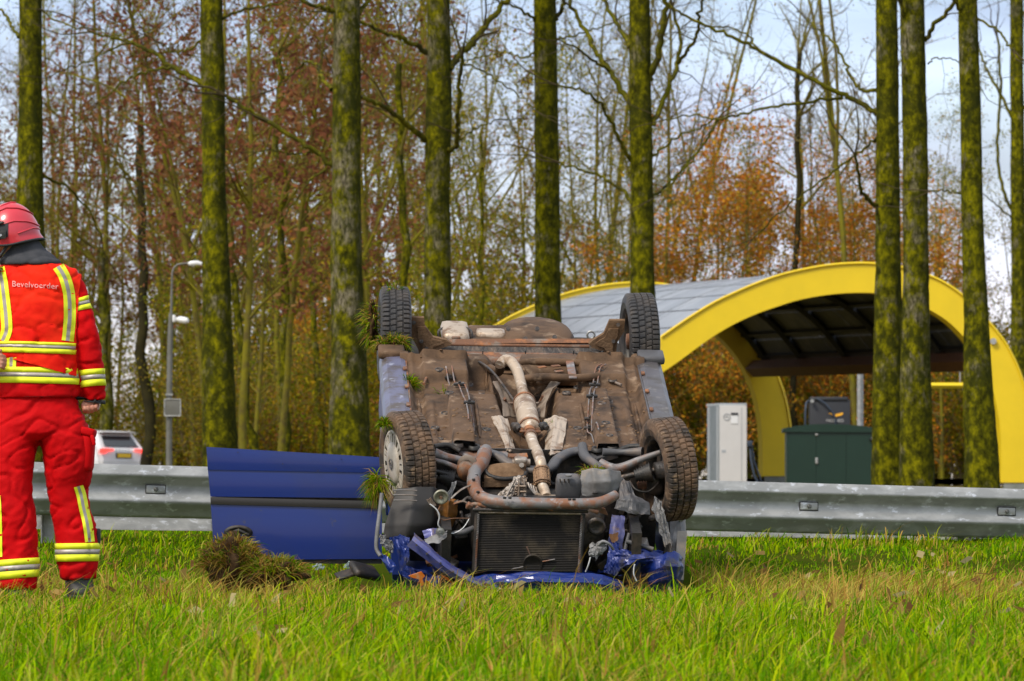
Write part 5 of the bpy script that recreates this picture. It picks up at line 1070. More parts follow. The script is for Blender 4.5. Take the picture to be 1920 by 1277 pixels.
tubeV('radiator_hose', [(848, 1000, -.46), (868, 998, -.46), (888, 990, -.44)], [.012, .018, .016], 'dkgrey', 8)

# ---- radiator
ra = empty('radiator'); ra.parent = car; A0, A1, A2, A3 = PV(892, 961, -.46), PV(1096, 964, -.46), PV(1090, 1072, -.52), PV(886, 1070, -.52)
def RQ(a, c, d=0.): return lerp(lerp(A0, A1, a), lerp(A3, A2, a), c) + Vector((0, -d, 0))
M['core'] = mat('dirty_radiator_core', (.012, .010, .008), .6, .3, c2=(.07, .055, .035), scale=7, lo=.5, hi=.68, c3=(.25, .22, .17), s3=5, lo3=.68, hi3=.74)
b = MB(); b.add([RQ(0, 0), RQ(1, 0), RQ(1, 1), RQ(0, 1)] + [RQ(0, 0, -.04), RQ(1, 0, -.04), RQ(1, 1, -.04), RQ(0, 1, -.04)], [(0, 1, 2, 3), (7, 6, 5, 4), (0, 4, 5, 1), (1, 5, 6, 2), (2, 6, 7, 3), (3, 7, 4, 0)]); b.build('core', M['core'], ra)
for i in range(34):
    b = MB(); c = (i + .5) / 34; b.tube([RQ(.035, c, .004), RQ(.965, c, .004)], .0026, 4); b.build('tube_row', M['core'], ra)
b = MB(); rg = random.Random(5)
for i in range(34):
    c = i / 34 + .015
    for k in range(70): a = lerp(.04, .96, k / 69); b.add([RQ(a, c, .001), RQ(a + .004, c, .004), RQ(a + .004, c + .022, .004), RQ(a, c + .022, .001)], [(0, 1, 2, 3)])
b.build('fins', M['core'], ra, kind='stuff')
for a in (.012, .985):
    b = MB(); b.tube([RQ(a, -.02, .01), RQ(a, 1.02, .01)], .013, 8); o_ = b.build('side_tank', M['black'], ra)
    b = MB()
    for k in range(34): b.cbox(RQ(a + (.012 if a < .5 else -.012), (k + .5) / 34, .020), (.012, .006, .0055), .0015, (0, .5, 0))
    b.build('crimp_teeth', M['rustgrey'], o_)
b = MB(); b.tube([RQ(.02, -.02, .012), RQ(.97, -.02, .012)], .008, 4, sq=1.); b.build('top_strip', M['exhaust'], ra)
b = MB(); b.tube([RQ(-.03, -.07, .02), RQ(1.03, -.07, .02)], .010, 6); b.build('frame_bar', M['dark'], ra)
b = MB(); b.lathe([(.0, .0), (.0, .038), (-.006, .048), (-.006, .052), (.01, .055)], 26, Matrix.Translation(RQ(.55, .87, .006)) @ Matrix.Rotation(R(90), 4, 'Z')); b.build('fan_hub', M['core'], ra)
for k in range(4): a = k * pi / 2 + .3; b = MB(); b.tube([RQ(.55, .87, .008) + Vector((.05 * cos(a), 0, .05 * sin(a))), RQ(.55, .87, .008) + Vector((.12 * cos(a), 0, .10 * sin(a)))], .004, 5); b.build('fan_strut', M['rustgrey'], ra)
for x, y in ((1027, 950), (1112, 955)): b = MB(); b.cbox(PV(x, y + 2, -.5), (.06, .03, .02), .006, (0, .3, 0)); cb(b, 'radiator_bracket', 'rust')
b = MB(); b.prism([PV(1112, 948, -.45), PV(1135, 955, -.45), PV(1140, 966, -.45), PV(1118, 960, -.45)], (0, .02, 0)); cb(b, 'tab', 'rust')

# ---- front panel, blue bonnet edge and crumpled wings
def bar3(name, pts, wpx, m, v, depth=.05):
    # flat bar through picture points, with a folded top edge
    P = [PV(x, y, vv) for x, y, vv in pts]; P = spl(P, 5); b = MB(); n = len(P); vs = []
    for i, p in enumerate(P):
        t = (P[min(i + 1, n - 1)] - P[max(i - 1, 0)]).normalized(); up_ = Vector((0, 1, 0)).cross(t).normalized(); up_ = up_ if up_.z > 0 else -up_; hw = lerp(wpx[0], wpx[1], i / (n - 1)) / 352 / 2
        q = noise.noise(Vector((i * .3, 2, 0))) * .008
        vs += [p + up_ * (hw + q) + Vector((0, depth, 0)), p + up_ * (hw * .95 + q), p + up_ * hw * .3 - Vector((0, .012, 0)), p - up_ * hw * .5 - Vector((0, .004, 0)), p - up_ * hw, p - up_ * hw + Vector((0, depth, 0))]
    b.add(vs, [(i * 6 + j, i * 6 + j + 1, (i + 1) * 6 + j + 1, (i + 1) * 6 + j) for i in range(n - 1) for j in range(5)]); b.add([p + Vector((0, .004, 0)) for p in vs], [(i * 6 + j, (i + 1) * 6 + j, (i + 1) * 6 + j + 1, i * 6 + j + 1) for i in range(n - 1) for j in range(5)]); return cb(b, name, m)
fp = bar3('front_crossbar', [(770, 1014, -.72), (795, 1034, -.76), (830, 1062, -.80), (865, 1084, -.80), (900, 1098, -.78), (932, 1106, -.74)], (24, 9), 'blued', 0)
for x, y in ((781, 1022), (800, 1038), (826, 1056), (850, 1072), (872, 1085)): b = MB(); b.tube([PV(x, y, -.76), PV(x, y, -.82)], .006, 6); cb(b, 'bolt', 'dark', fp)
sheet('bar_end', [[PV(920, 1098, -.74), PV(940, 1103, -.74)], [PV(926, 1110, -.76), PV(934, 1112, -.76)]], 'galv', nz_=.01, nu=6, nv=6)
sheet('front_bracket', [[PV(795, 1012, -.6), PV(818, 1003, -.6), (PV(838, 995, -.58))], [PV(800, 1020, -.64), PV(822, 1018, -.66), PV(838, 1008, -.6)]], 'grey', nz_=.01, nu=10, nv=8, seed=13)
b = MB(); b.lathe([(0, 0), (-.004, .012), (-.001, .014), (.0, .024)], 16, Matrix.Translation(PV(825, 997, -.62)) @ Matrix.Rotation(R(90), 4, 'Z')); cb(b, 'washer', 'galv')
sheet('inner_wing_flap', [[PV(792, 996, -.5), PV(812, 990, -.5), PV(826, 993, -.5)], [PV(796, 1010, -.52), PV(812, 1005, -.54), PV(822, 1003, -.52)]], 'blued', nz_=.006, nu=8, nv=6)
sheet('slam_panel', [[PV(735, 1010, -.52), PV(750, 1004, -.56), PV(768, 1010, -.6)], [PV(742, 1030, -.56), PV(755, 1034, -.6), PV(768, 1030, -.62)], [PV(750, 1072, -.6), PV(758, 1066, -.62), PV(766, 1052, -.64)]], 'bluec', nz_=.012, nu=14, nv=18, seed=14, sc=4)
sheet('crumpled_wing', [[PV(711, 1034, -.5), PV(728, 1045, -.56), PV(741, 1056, -.58)], [PV(716, 1050, -.54), PV(728, 1062, -.6), PV(742, 1062, -.6)], [PV(728, 1070, -.58), PV(732, 1076, -.60), PV(738, 1070, -.62)]], 'blue', nz_=.010, nu=12, nv=10, seed=15)
sheet('folded_panel', [[PV(748, 1060, -.5), PV(800, 1072, -.5), PV(840, 1090, -.5)], [PV(755, 1085, -.56), PV(800, 1098, -.56), PV(850, 1108, -.56)]], 'bluec', nz_=.02, nu=22, nv=10, seed=16, sc=4)
bo_ = sheet('bonnet_edge', [[PV(890, 1083, -.60), PV(930, 1077, -.66), PV(1000, 1073, -.70), PV(1080, 1074, -.70), PV(1130, 1080, -.68), PV(1165, 1092, -.6)], [PV(892, 1096, -.64), PV(930, 1093, -.72), PV(1000, 1092, -.77), PV(1080, 1093, -.77), PV(1130, 1096, -.73), PV(1172, 1101, -.62)], [PV(895, 1118, -.62), PV(930, 1118, -.68), PV(1000, 1120, -.72), PV(1080, 1120, -.72), PV(1130, 1118, -.68), PV(1180, 1114, -.60)]], 'blue', nz_=.012, nu=60, nv=16, seed=17, sc=5)
b = MB(); b.grid(lambda a, c: (lerp(-.70, .70, a), lerp(-.60, .40, c), -.57 - .10 * c - .02 * noise.noise(Vector((a * 4, c * 4, 1)))), 30, 20, thick=(0, 0, -.01)); cb(b, 'bonnet', 'blue')
# right corner wreckage
sheet('crumpled_wing', [[PV(1205, 1060, -.5), PV(1225, 1045, -.55), PV(1250, 1032, -.56), PV(1272, 1040, -.5), PV(1280, 1050, -.42)], [PV(1212, 1075, -.54), PV(1228, 1068, -.6), PV(1250, 1062, -.63), PV(1272, 1062, -.56), PV(1281, 1062, -.46)], [PV(1215, 1098, -.54), PV(1230, 1095, -.6), PV(1250, 1088, -.62), PV(1268, 1084, -.56), PV(1280, 1076, -.46)], [PV(1222, 1115, -.52), PV(1235, 1112, -.55), PV(1250, 1106, -.56), PV(1262, 1100, -.52), PV(1272, 1094, -.46)]], 'bluec', nz_=.018, nu=34, nv=26, seed=18, sc=4)
sheet('headlight_panel', [[PV(1148, 1040, -.5), PV(1175, 1030, -.54), PV(1210, 1028, -.54), PV(1245, 1036, -.5)], [PV(1152, 1062, -.54), PV(1176, 1055, -.58), PV(1210, 1048, -.58), PV(1240, 1050, -.54)], [PV(1146, 1080, -.55), PV(1165, 1068, -.58), PV(1200, 1058, -.56), PV(1230, 1060, -.54)]], 'bluec', nz_=.018, nu=26, nv=14, seed=19, sc=4)
sheet('blue_pillar', [[PV(1143, 1015, -.45), PV(1160, 1020, -.46)], [PV(1140, 1045, -.52), PV(1160, 1050, -.54)], [PV(1132, 1075, -.56), PV(1152, 1078, -.56)]], 'bluec', nz_=.012, nu=8, nv=14, seed=20)
sheet('inner_wing', [[PV(1148, 965, -.30), PV(1172, 968, -.30)], [PV(1142, 1000, -.38), PV(1170, 1003, -.38)], [PV(1140, 1025, -.44), PV(1166, 1030, -.44)]], 'blued', nz_=.010, nu=8, nv=14, seed=21)
sheet('yellow_scrape', [[PV(1142, 1003, -.41), PV(1160, 998, -.41)], [PV(1146, 1019, -.45), PV(1158, 1013, -.45)]], 'orange', nz_=.008, nu=6, nv=6)
sheet('torn_plastic', [[PV(1108, 1020, -.58), PV(1125, 1015, -.6), PV(1138, 1022, -.58)], [PV(1104, 1036, -.6), PV(1120, 1040, -.62), PV(1138, 1030, -.6)], [PV(1112, 1044, -.6), PV(1118, 1050, -.6), PV(1122, 1040, -.6)]], 'grey', nz_=.016, nu=10, nv=10, seed=22)
sheet('torn_plastic', [[PV(709, 1004, -.5), PV(722, 1008, -.52), PV(736, 1018, -.5)], [PV(714, 1022, -.54), PV(724, 1034, -.56), PV(735, 1040, -.54)]], 'grey', nz_=.026, nu=14, nv=12, seed=23)
tubeV('wing_rim', [(716, 925, -.40), (712, 960, -.45), (707, 1000, -.5), (706, 1028, -.52), (713, 1042, -.54)], .011, 'grey', 6)
tubeV('plastic_bar', [(1175, 1015, -.5), (1200, 1022, -.52), (1225, 1030, -.54)], .014, 'dkgrey', 5)
tubeV('plastic_bar', [(1180, 1000, -.46), (1176, 1015, -.48), (1172, 1032, -.5)], .012, 'dkgrey', 5)
tubeV('wire', [(1107, 1045, -.62), (1103, 1060, -.62), (1098, 1072, -.6)], .004, 'white', 5)
tubeV('wire', [(1190, 1058, -.6), (1188, 1075, -.6), (1194, 1090, -.6)], .004, 'white', 5)
tubeV('hose', [(1122, 1022, -.6), (1130, 1015, -.6), (1142, 1020, -.6), (1150, 1030, -.58)], .008, 'grey', 6)
b = MB(); b.lathe([(0, 0), (0, .03), (-.01, .04), (.01, .05)], 18, Matrix.Translation(PV(1118, 988, -.42)) @ Matrix.Rotation(R(90), 4, 'Z')); cb(b, 'pulley', 'dark')
# torn amber indicator lens hanging out of the left corner
b = MB()
for k, pl in enumerate(([(766, 1080), (790, 1072), (797, 1080), (792, 1086), (796, 1096), (789, 1100), (785, 1086), (775, 1084)], [(800, 1088), (812, 1098), (803, 1108), (796, 1098)], [(826, 1078), (834, 1086), (848, 1094), (840, 1084)])):
    b = MB(); b.prism([PV(x, y, -.72 + .02 * k) for x, y in pl], (0, .006, 0)); cb(b, 'broken_indicator', 'amber')
# dark depths of the engine bay
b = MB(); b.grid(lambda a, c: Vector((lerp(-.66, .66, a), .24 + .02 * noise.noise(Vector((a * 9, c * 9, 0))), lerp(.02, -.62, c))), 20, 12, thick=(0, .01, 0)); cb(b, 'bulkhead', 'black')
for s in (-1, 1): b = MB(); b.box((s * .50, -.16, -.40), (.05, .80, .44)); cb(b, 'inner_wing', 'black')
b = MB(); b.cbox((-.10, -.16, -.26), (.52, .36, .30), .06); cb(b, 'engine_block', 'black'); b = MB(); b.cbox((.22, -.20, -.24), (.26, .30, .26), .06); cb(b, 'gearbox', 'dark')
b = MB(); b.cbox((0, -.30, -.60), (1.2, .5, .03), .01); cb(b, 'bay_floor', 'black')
rg = random.Random(21)
for i in range(46):
    side = rg.choice([(800, 885), (1100, 1240), (900, 1150), (1105, 1235)]); x = rg.uniform(*side); lo_, hi_ = ((885, 935) if side == (900, 1150) else (940, 1085)); y = rg.uniform(lo_, hi_); v = rg.uniform(-.32, -.1)
    if side == (900, 1150): v = rg.uniform(-.12, .1)
    m = rg.choice(['black', 'dark', 'dark', 'rust', 'dkgrey', 'alu' if rg.random() < .3 else 'black'])
    if rg.random() < .6: tubeV('hose', [(x, y, v), (x + rg.uniform(-20, 20), y + rg.uniform(-14, 14), v), (x + rg.uniform(-35, 35), y + rg.uniform(-22, 22), v + rg.uniform(-.05, .1))], rg.uniform(.005, .017), m, 6)
    else: b = MB(); b.cbox(PV(x, y, v), (rg.uniform(.03, .10), rg.uniform(.03, .08), rg.uniform(.02, .08)), .006, (rg.uniform(-.6, .6), rg.uniform(-.6, .6), rg.uniform(-.6, .6))); cb(b, 'bracket', m)

# ---- body shell: sides, roof, glass, seats
def arcpts(cx, cz, r, a0, a1, n=12): return [(cx + r * cos(R(lerp(a0, a1, k / n))), cz + r * sin(R(lerp(a0, a1, k / n)))) for k in range(n + 1)]
rear_side = [(1.28, -.13)] + [(2.10, -.13)] + arcpts(2.443, -.10, .33, 185, 360, 12)[0:13] + [(2.95, -.10), (3.04, -.14), (3.06, -.5), (2.98, -.72), (1.28, -.70)]
def side_poly(name, poly, s, m, u0=.79, th=.05, par=None):
    b = MB(); def_ = []
    for v, z in poly: def_.append(Vector((s * (u0 - .03 * sm(-.3, -.75, z) - .05 * sm(2.4, 3.05, v)), v, z)))
    b.prism(def_, (-s * th, 0, 0)); return cb(b, name, m, par)
for s in (-1, 1):
    # the rear arch hugs the wheel from below
    poly = [(1.28, -.13), (2.08, -.13)] + [(2.443 + .34 * cos(t), -.09 - .34 * sin(t)) for t in np.linspace(pi, 0, 12)] + [(2.85, -.26), (3.04, -.28), (3.06, -.5), (2.98, -.72), (1.28, -.70)]
    side_poly('rear_side_panel', poly, s, 'blue')
    fpoly = [(.36, -.13), (.33, -.14)] + [(.0 + .33 * cos(t), -.10 - .33 * sin(t)) for t in np.linspace(0, pi * .85, 10)] + [(-.36, -.5), (-.30, -.62), (.36, -.68)]
    side_poly('front_wing', fpoly, s, 'grey' if s > 0 else 'blue', .785)
    if s > 0: side_poly('door', [(.37, -.13), (1.27, -.13), (1.27, -.70), (.37, -.68)], s, 'blue')
    for poly_, nm in (([(.40, -.70), (.50, -.70), (1.02, -1.17), (.92, -1.17)], 'windscreen_pillar'), ([(1.26, -.70), (1.36, -.70), (1.36, -1.19), (1.26, -1.19)], 'door_pillar'), ([(2.45, -.72), (2.98, -.72), (2.62, -1.16), (2.30, -1.18)], 'rear_pillar')):
        b = MB(); b.prism([Vector((s * (.75 - .12 * sm(-.7, -1.2, z)), v, z)) for v, z in poly_], (-s * .05, 0, 0)); cb(b, nm, 'blue')
    if True:
        b = MB(); b.prism([Vector((s * (.745 - .12 * sm(-.7, -1.2, z)), v, z)) for v, z in ((1.37, -.71), (2.44, -.73), (2.29, -1.16), (1.37, -1.17))], (-s * .006, 0, 0)); cb(b, 'side_window', 'glass')
b = MB(); b.grid(lambda a, c: (lerp(-.62, .62, a), lerp(.92, 2.62, c), -1.19 - .035 * (1 - (2 * a - 1) ** 2) - .02 * (1 - (2 * c - 1) ** 2)), 16, 16, thick=(0, 0, .02)); cb(b, 'roof', 'blue')
b = MB(); b.grid(lambda a, c: (lerp(-.66, .66, a) * lerp(1, .9, c), lerp(.44, .95, c), lerp(-.70, -1.17, c) - .02), 8, 6, thick=(0, .006, 0)); cb(b, 'windscreen', 'glass')
b = MB(); b.grid(lambda a, c: (lerp(-.62, .62, a) * lerp(1, .9, c), lerp(3.0, 2.64, c), lerp(-.70, -1.16, c)), 8, 6, thick=(0, -.006, 0)); cb(b, 'rear_window', 'glass')
b = MB(); b.prism([(-.70, 3.04, -.30), (.70, 3.04, -.30), (.70, 3.02, -.70), (-.70, 3.02, -.70)], (0, -.03, 0)); cb(b, 'tailgate', 'blue')
for s in (-1, 1):
    b = MB(); b.cbox((s * .34, 1.15, -.30), (.46, .48, .14), .05); b.cbox((s * .34, 1.42, -.62), (.44, .12, .56), .05, (.2, 0, 0)); b.cbox((s * .34, 1.50, -.98), (.24, .08, .16), .03); cb(b, 'seat', 'dkgrey')
b = MB(); b.cbox((0, .55, -.52), (1.36, .28, .24), .05); cb(b, 'dashboard', 'black')
# open left front door, standing at right angles to the car
dr = empty('door'); dr.parent = car; CIr = CI
def DP(x, y, d=0.): 
    D_ = 30.75 + .0012 * (710 - x) * 0 + d; return CI @ at(x, y, D_)
def dsheet(name, pts, m, dz=0., th=.03, nu=30, nv=4, bulge=0., par=None):
    a, b_, c, d = pts; bb = MB()
    bb.grid(lambda s, t: DP(lerp(lerp(a[0], b_[0], s), lerp(d[0], c[0], s), t), lerp(lerp(a[1], b_[1], s), lerp(d[1], c[1], s), t), dz - bulge * sin(pi * t) + .0), nu, nv, thick=(CI.to_3x3() @ Vector((0, th, 0)))); return bb.build(name, M[m], par or dr)
dsheet('door_skin', [(387, 838), (716, 857.5), (716, 887), (389.5, 881)], 'blue', -.008, .05, 30, 4, .003)
dsheet('door_skin', [(389.6, 880), (716, 886), (716, 934), (394.5, 931)], 'blue', -.001, .04, 30, 6, .003)
sk = dsheet('door_skin', [(395, 944), (716, 953), (716, 1048), (402, 1050)], 'blue', .0, .04, 30, 12, .006)
dsheet('rub_strip', [(394.5, 932), (716, 940), (716, 954), (395, 945.5)], 'strip', -.010, .03, 30, 3, .003)
dsheet('window_sill_strip', [(402, 1049.5), (716, 1047.5), (716, 1057), (403, 1057)], 'black', .02, .05, 20, 2)
dsheet('door_inner', [(392, 845), (714, 862), (714, 1050), (404, 1052)], 'dkgrey', .07, .05, 4, 4)
b = MB(); b.lathe([(.012, .0), (.010, .030), (-.004, .040), (-.006, .050), (.01, .058)], 26, Matrix.Translation(DP(447, 1000, -.02)) @ Matrix.Rotation(R(90), 4, 'Z') @ Matrix.Scale(1.35, 4, (0, 1, 0)) @ Matrix.Scale(.75, 4, (0, 0, 1))); b.build('handle_recess', M['black'], dr)
b = MB(); b.tube([DP(428, 1001, -.05), DP(447, 994, -.06), DP(466, 1003, -.05)], [.008, .010, .008], 6); b.build('handle', M['strip'], dr)
for x, y in ((446, 848), (596, 883), (630, 879), (530, 870), (640, 861)): b = MB(); b.tube([DP(x, y, -.022), DP(x, y, -.019)], .0035, 6); b.build('stone_chip', M['black'], dr)
for y in (890, 1010): b = MB(); b.cbox(DP(719, y, .03), (.07, .04, .05), .008); b.build('hinge', M['dark'], dr)
# crushed door mirror lying under the door edge
b = MB(); c = CI @ at(684, 1066, 30.4); b.cbox(c + Vector((0, 0, -.015)), (.16, .12, .04), .018, (.3, .35, .5)); b.cbox(c + Vector((-.09, 0, -.03)), (.13, .08, .018), .008, (.1, -.25, .3)); cb(b, 'door_mirror', 'black')

# ------------------------------------------------------------------ turf torn up by the car
def clod(loc, size, n, seed, label, hmin=.05, hmax=.15, soil=True, name='turf_clod', hang=0., straw=.35, side=(0, 0, 0)):
    rg = np.random.default_rng(seed); root = empty(name, loc); tag(root, label, 'turf')
    if soil:
        bm = bmesh.new(); bmesh.ops.create_icosphere(bm, subdivisions=4, radius=1)
        for v in bm.verts: q = 1 + .75 * noise.noise(v.co * 1.7 + Vector((seed, 0, 0))) + .22 * noise.noise(v.co * 5); v.co = Vector((v.co.x * size[0] * q, v.co.y * size[1] * q, v.co.z * size[2] * q))
        me = bpy.data.meshes.new('soil'); bm.to_mesh(me); bm.free(); me.materials.append(M['earth']); [setattr(p, 'use_smooth', True) for p in me.polygons]; link('soil', me, root)
    a = rg.normal(0, 1, (n, 3)); a /= np.linalg.norm(a, axis=1)[:, None]; a[:, 2] = np.abs(a[:, 2]) * 1.0 if not hang else a[:, 2]
    P = a * np.array(size) * rg.uniform(.85, 1.1, (n, 1)); d = a * .7 + rg.normal(0, .6, (n, 3)) + np.array(side); d[:, 2] += .25 - hang; d /= np.linalg.norm(d, axis=1)[:, None]
    h = rg.uniform(hmin, hmax, n)[:, None]; s = np.cross(d, rg.normal(0, 1, (n, 3))); s /= np.linalg.norm(s, axis=1)[:, None]; s *= .0028
    dn = np.array([0, 0, -1.]) * h * .35; p1 = P + d * h * .5; p2 = P + d * h + dn
    V = np.stack([P - s, P + s, p1 - s * .8, p1 + s * .8, p2], 1).reshape(-1, 3); b_ = (np.arange(n) * 5)[:, None]
    T = np.concatenate([b_ + np.array(t) for t in ([0, 1, 3], [0, 3, 2], [2, 3, 4])]); c = GR[rg.integers(0, 6, n)] * rg.uniform(.45, .95, (n, 1)); k = rg.random(n) < straw; c[k] = STR[rg.integers(0, 5, k.sum())] * rg.uniform(.3, 1.0, (k.sum(), 1))
    link('grass_tufts', np_mesh('grass_tufts', V, T, M['blade'], np.repeat(c, 5, 0)), root, kind='stuff'); return root
M['earth'] = mat('dark_earth', (.05, .028, .014), .95, c2=(.10, .06, .03), scale=20, bump=1, bscale=40, bdist=.02)
p = at(436, 1066, 28.9); clod((p.x, p.y, p.z), (.14, .11, .135), 1500, 1, 'mound of uprooted turf and brown soil standing in front of the blue door', .04, .11, straw=.8)
p = at(515, 1078, 28.8); clod((p.x, p.y, p.z), (.13, .10, .06), 1000, 2, 'low heap of torn turf to the right of the soil mound', .05, .12, straw=.6)
def carp(px, py, v): return CM @ PV(px, py, v)
clod(carp(697, 605, 2.42), (.030, .06, .10), 420, 3, 'tuft of torn grass hanging on the outside of the left rear wheel', .03, .095, True, 'hanging_turf', .1, .4, (-.7, -.2, 0))
clod(carp(735, 648, 2.12), (.075, .05, .035), 380, 4, 'clod of soil and grass stuck between left rear wheel and sill', .04, .10, True, 'hanging_turf', 0, .45, (0, -.5, 0))
clod(carp(762, 695, 1.95), (.028, .06, .022), 160, 5, 'small clod with leaves at the rear of the left sill', .03, .07, True, 'hanging_turf', 0, .3, (0, -.6, 0))
clod(carp(766, 723, 1.5), (.032, .05, .022), 190, 6, 'clod of bright grass halfway along the left sill', .04, .10, True, 'hanging_turf', 0, .15, (.2, -.6, 0))
clod(carp(722, 800, -.05), (.022, .04, .03), 260, 7, 'tuft of bright grass caught at the top of the left hubcap', .03, .065, False, 'hanging_turf', 0, .25, (-.3, -.5, 0))
clod(carp(706, 905, -.12), (.028, .04, .04), 420, 8, 'long tuft of grass hanging from the lower rim of the left front wheel', .05, .115, False, 'hanging_turf', 1.1, .3, (-.2, -.2, 0))
for i, (x, y, v, l) in enumerate(((832, 740, 1.4, 'thin grass wisp lying on the middle of the left floor pan'), (1028, 800, .8, 'grass wisp on the floor pan right of the silencer'), (1110, 885, -.15, 'brown grass wisp on top of the grey front shield'), (738, 545, 2.42, 'few grass blades on top of the left rear tyre'))):
    clod(carp(x, y, v), (.04, .04, .008), 36 if i != 2 else 90, 20 + i, l, .03, .09, False, 'grass_wisp', 0, .3 if i != 2 else .8)
# a few pieces of window glass in the grass
M['shard'] = mat('broken_glass', (.5, .62, .62), .1, trans=.5)
for k, (x, y, l) in enumerate(((597, 1062, 'small heap of broken glass below the middle of the blue door'), (655, 1060, 'small glass fragments beside the crushed door mirror'))):
    rgx = random.Random(k); b = MB(); c = at(x, y, 30.6)
    for _ in range(26): b.box((rgx.gauss(0, .014), rgx.gauss(0, .012), rgx.gauss(0, .008)), (.010, .010, .004), (rgx.uniform(0, 3), rgx.uniform(0, 3), 0))
    o_ = b.build('glass_fragments', M['shard']); o_.location = c; tag(o_, l, 'broken glass')

# ------------------------------------------------------------------ the firefighter
PD = 27.9; PO = at(70, 1125, PD); per = empty('person', PO)
tag(per, 'firefighter in red turnout suit, vest and helmet standing with back to the viewer', 'person')
X = lambda px: (px - 70) / 383.; Z = lambda py: (1125 - py) / 383.
def q3(px, py, y=0.): return Vector((X(px), y, Z(py)))
def loft(b, rings, n=28, cap=True):     # (px, py, half width px, half depth m, y offset)
    vs = []
    for c, py, hw, d, yo in rings:
        for j in range(n):
            a = 2 * pi * j / n; ca, sa = cos(a), sin(a); e = .85
            vs.append((X(c) + math.copysign(abs(ca) ** e, ca) * hw / 383., yo + math.copysign(abs(sa) ** e, sa) * d, Z(py)))
    k = len(rings); b.add(vs, [(i * n + j, i * n + (j + 1) % n, (i + 1) * n + (j + 1) % n, (i + 1) * n + j) for i in range(k - 1) for j in range(n)] + [tuple(range(n)), tuple(range(k * n - 1, (k - 1) * n - 1, -1))])
def fuse(b, name, vox, sm_it=4, disp=None):
    me = b.mesh(name, []); o = bpy.data.objects.new('tmp', me); COL.objects.link(o)
    m = o.modifiers.new('r', 'REMESH'); m.mode = 'VOXEL'; m.voxel_size = vox
    s = o.modifiers.new('s', 'SMOOTH'); s.iterations = sm_it; s.factor = .6
    dg = bpy.context.evaluated_depsgraph_get(); out = bpy.data.meshes.new_from_object(o.evaluated_get(dg)); bpy.data.objects.remove(o)
    out.name = name; nrm = [v.normal.copy() for v in out.vertices]
    if disp:
        for v, nn in zip(out.vertices, nrm): v.co += nn * disp(v.co)
    for p in out.polygons: p.use_smooth = True
    return out
def ridge(p, s, seed, st=(1, 1, 1)):
    q = Vector((p.x * st[0], p.y * st[1], p.z * st[2])) * s + Vector((seed, seed * 2, 0)); q += noise.noise_vector(q * .6) * .8
    return 1 - abs(noise.noise(q)) * 2
def fab(amp, seed, rot=0.):
    def f(p):
        q = Vector((p.x * cos(rot) + p.z * sin(rot), p.y, -p.x * sin(rot) + p.z * cos(rot)))
        g_ = math.exp(-(noise.noise(Vector((q.x * .8, q.y * .6, q.z * 1.35)) * 8 + Vector((seed * 3, 1, 2))) / .07) ** 2)
        return -amp * .75 * g_ + amp * (.55 * noise.noise(q * 5 + Vector((seed, 0, 0))) + .75 * ridge(q, 9, seed, (.7, .7, 1.5)) * .6 + .25 * ridge(q, 22, seed + 5, (.8, .8, 1.4)) - .35)
    return f
M['red'] = mat('red_turnout_fabric', (.60, .001, .003), .75, c2=(.47, .001, .003), scale=5, bump=.4, bscale=160, bdist=.002, spec=.12)
M['redt'] = mat('red_trouser_fabric', (.58, .001, .003), .75, c2=(.43, .001, .003), scale=4, bump=.4, bscale=160, bdist=.002, c3=(.35, .02, .012), s3=3, lo3=.6, hi3=.8, spec=.12)
M['vest'] = mat('orange_red_vest', (.90, .030, .006), .7, spec=.12, c2=(.74, .008, .003), scale=5, bump=.3, bscale=200, bdist=.0015)
M['fluo'] = mat('fluorescent_yellow_tape', (.80, .86, .015), .6, bump=.5, bscale=300, bdist=.001)
M['silver'] = mat('silver_reflective_tape', (.40, .36, .33), .45, .3, bump=.5, bscale=300, bdist=.001)
M['collar'] = mat('charcoal_collar_fabric', (.045, .048, .055), .85, c2=(.07, .072, .08), scale=12, bump=.3, bscale=200, bdist=.002)
M['hem'] = mat('black_hem', (.025, .027, .030), .8)
M['skin'] = mat('skin', (.50, .24, .16), .5, c2=(.42, .16, .10), scale=18, bump=.15, bscale=120)
M['helmet'] = mat('red_helmet_shell', (.62, .035, .055), .32, coat=.4, c2=(.56, .03, .05), scale=6)
M['boot'] = mat('black_boot_leather', (.02, .02, .02), .45, c2=(.05, .045, .04), scale=9, bump=.3, bscale=60)

# body: one surface, hidden under the clothes but for hands and neck
b = MB()
loft(b, [(45, 445, 22, .06, .0), (50, 480, 24, .06, .0), (60, 500, 50, .07, .0), (70, 530, 66, .10, 0), (70, 620, 64, .11, 0), (68, 720, 62, .11, 0), (70, 790, 66, .11, 0), (70, 825, 60, .10, 0)])
loft(b, [(108, 790, 36, .08, 0), (118, 860, 34, .085, 0), (125, 930, 24, .06, 0), (138, 1000, 24, .065, 0), (142, 1085, 16, .045, 0), (143, 1110, 20, .06, .02)])
loft(b, [(34, 790, 36, .08, 0), (26, 860, 34, .085, -.04), (24, 930, 24, .06, -.08), (30, 1000, 24, .065, -.09), (34, 1095, 16, .045, -.1), (35, 1118, 20, .06, -.08)])
hc = q3(22, 432, .0); bm = bmesh.new(); bmesh.ops.create_uvsphere(bm, u_segments=24, v_segments=16, radius=1)
b.add([hc + Vector((v.co.x * .095, v.co.y * .080, v.co.z * .115)) for v in bm.verts], [tuple(v.index for v in f.verts) for f in bm.faces]); bm.free()
b.tube([hc + Vector((-.07, .01, -.06)), hc + Vector((-.085, .02, -.10))], [.05, .03], 10)        # jaw, turned to the left
b.tube([hc + Vector((-.09, .02, -.0)), hc + Vector((-.118, .025, -.03))], [.015, .012], 8)       # nose
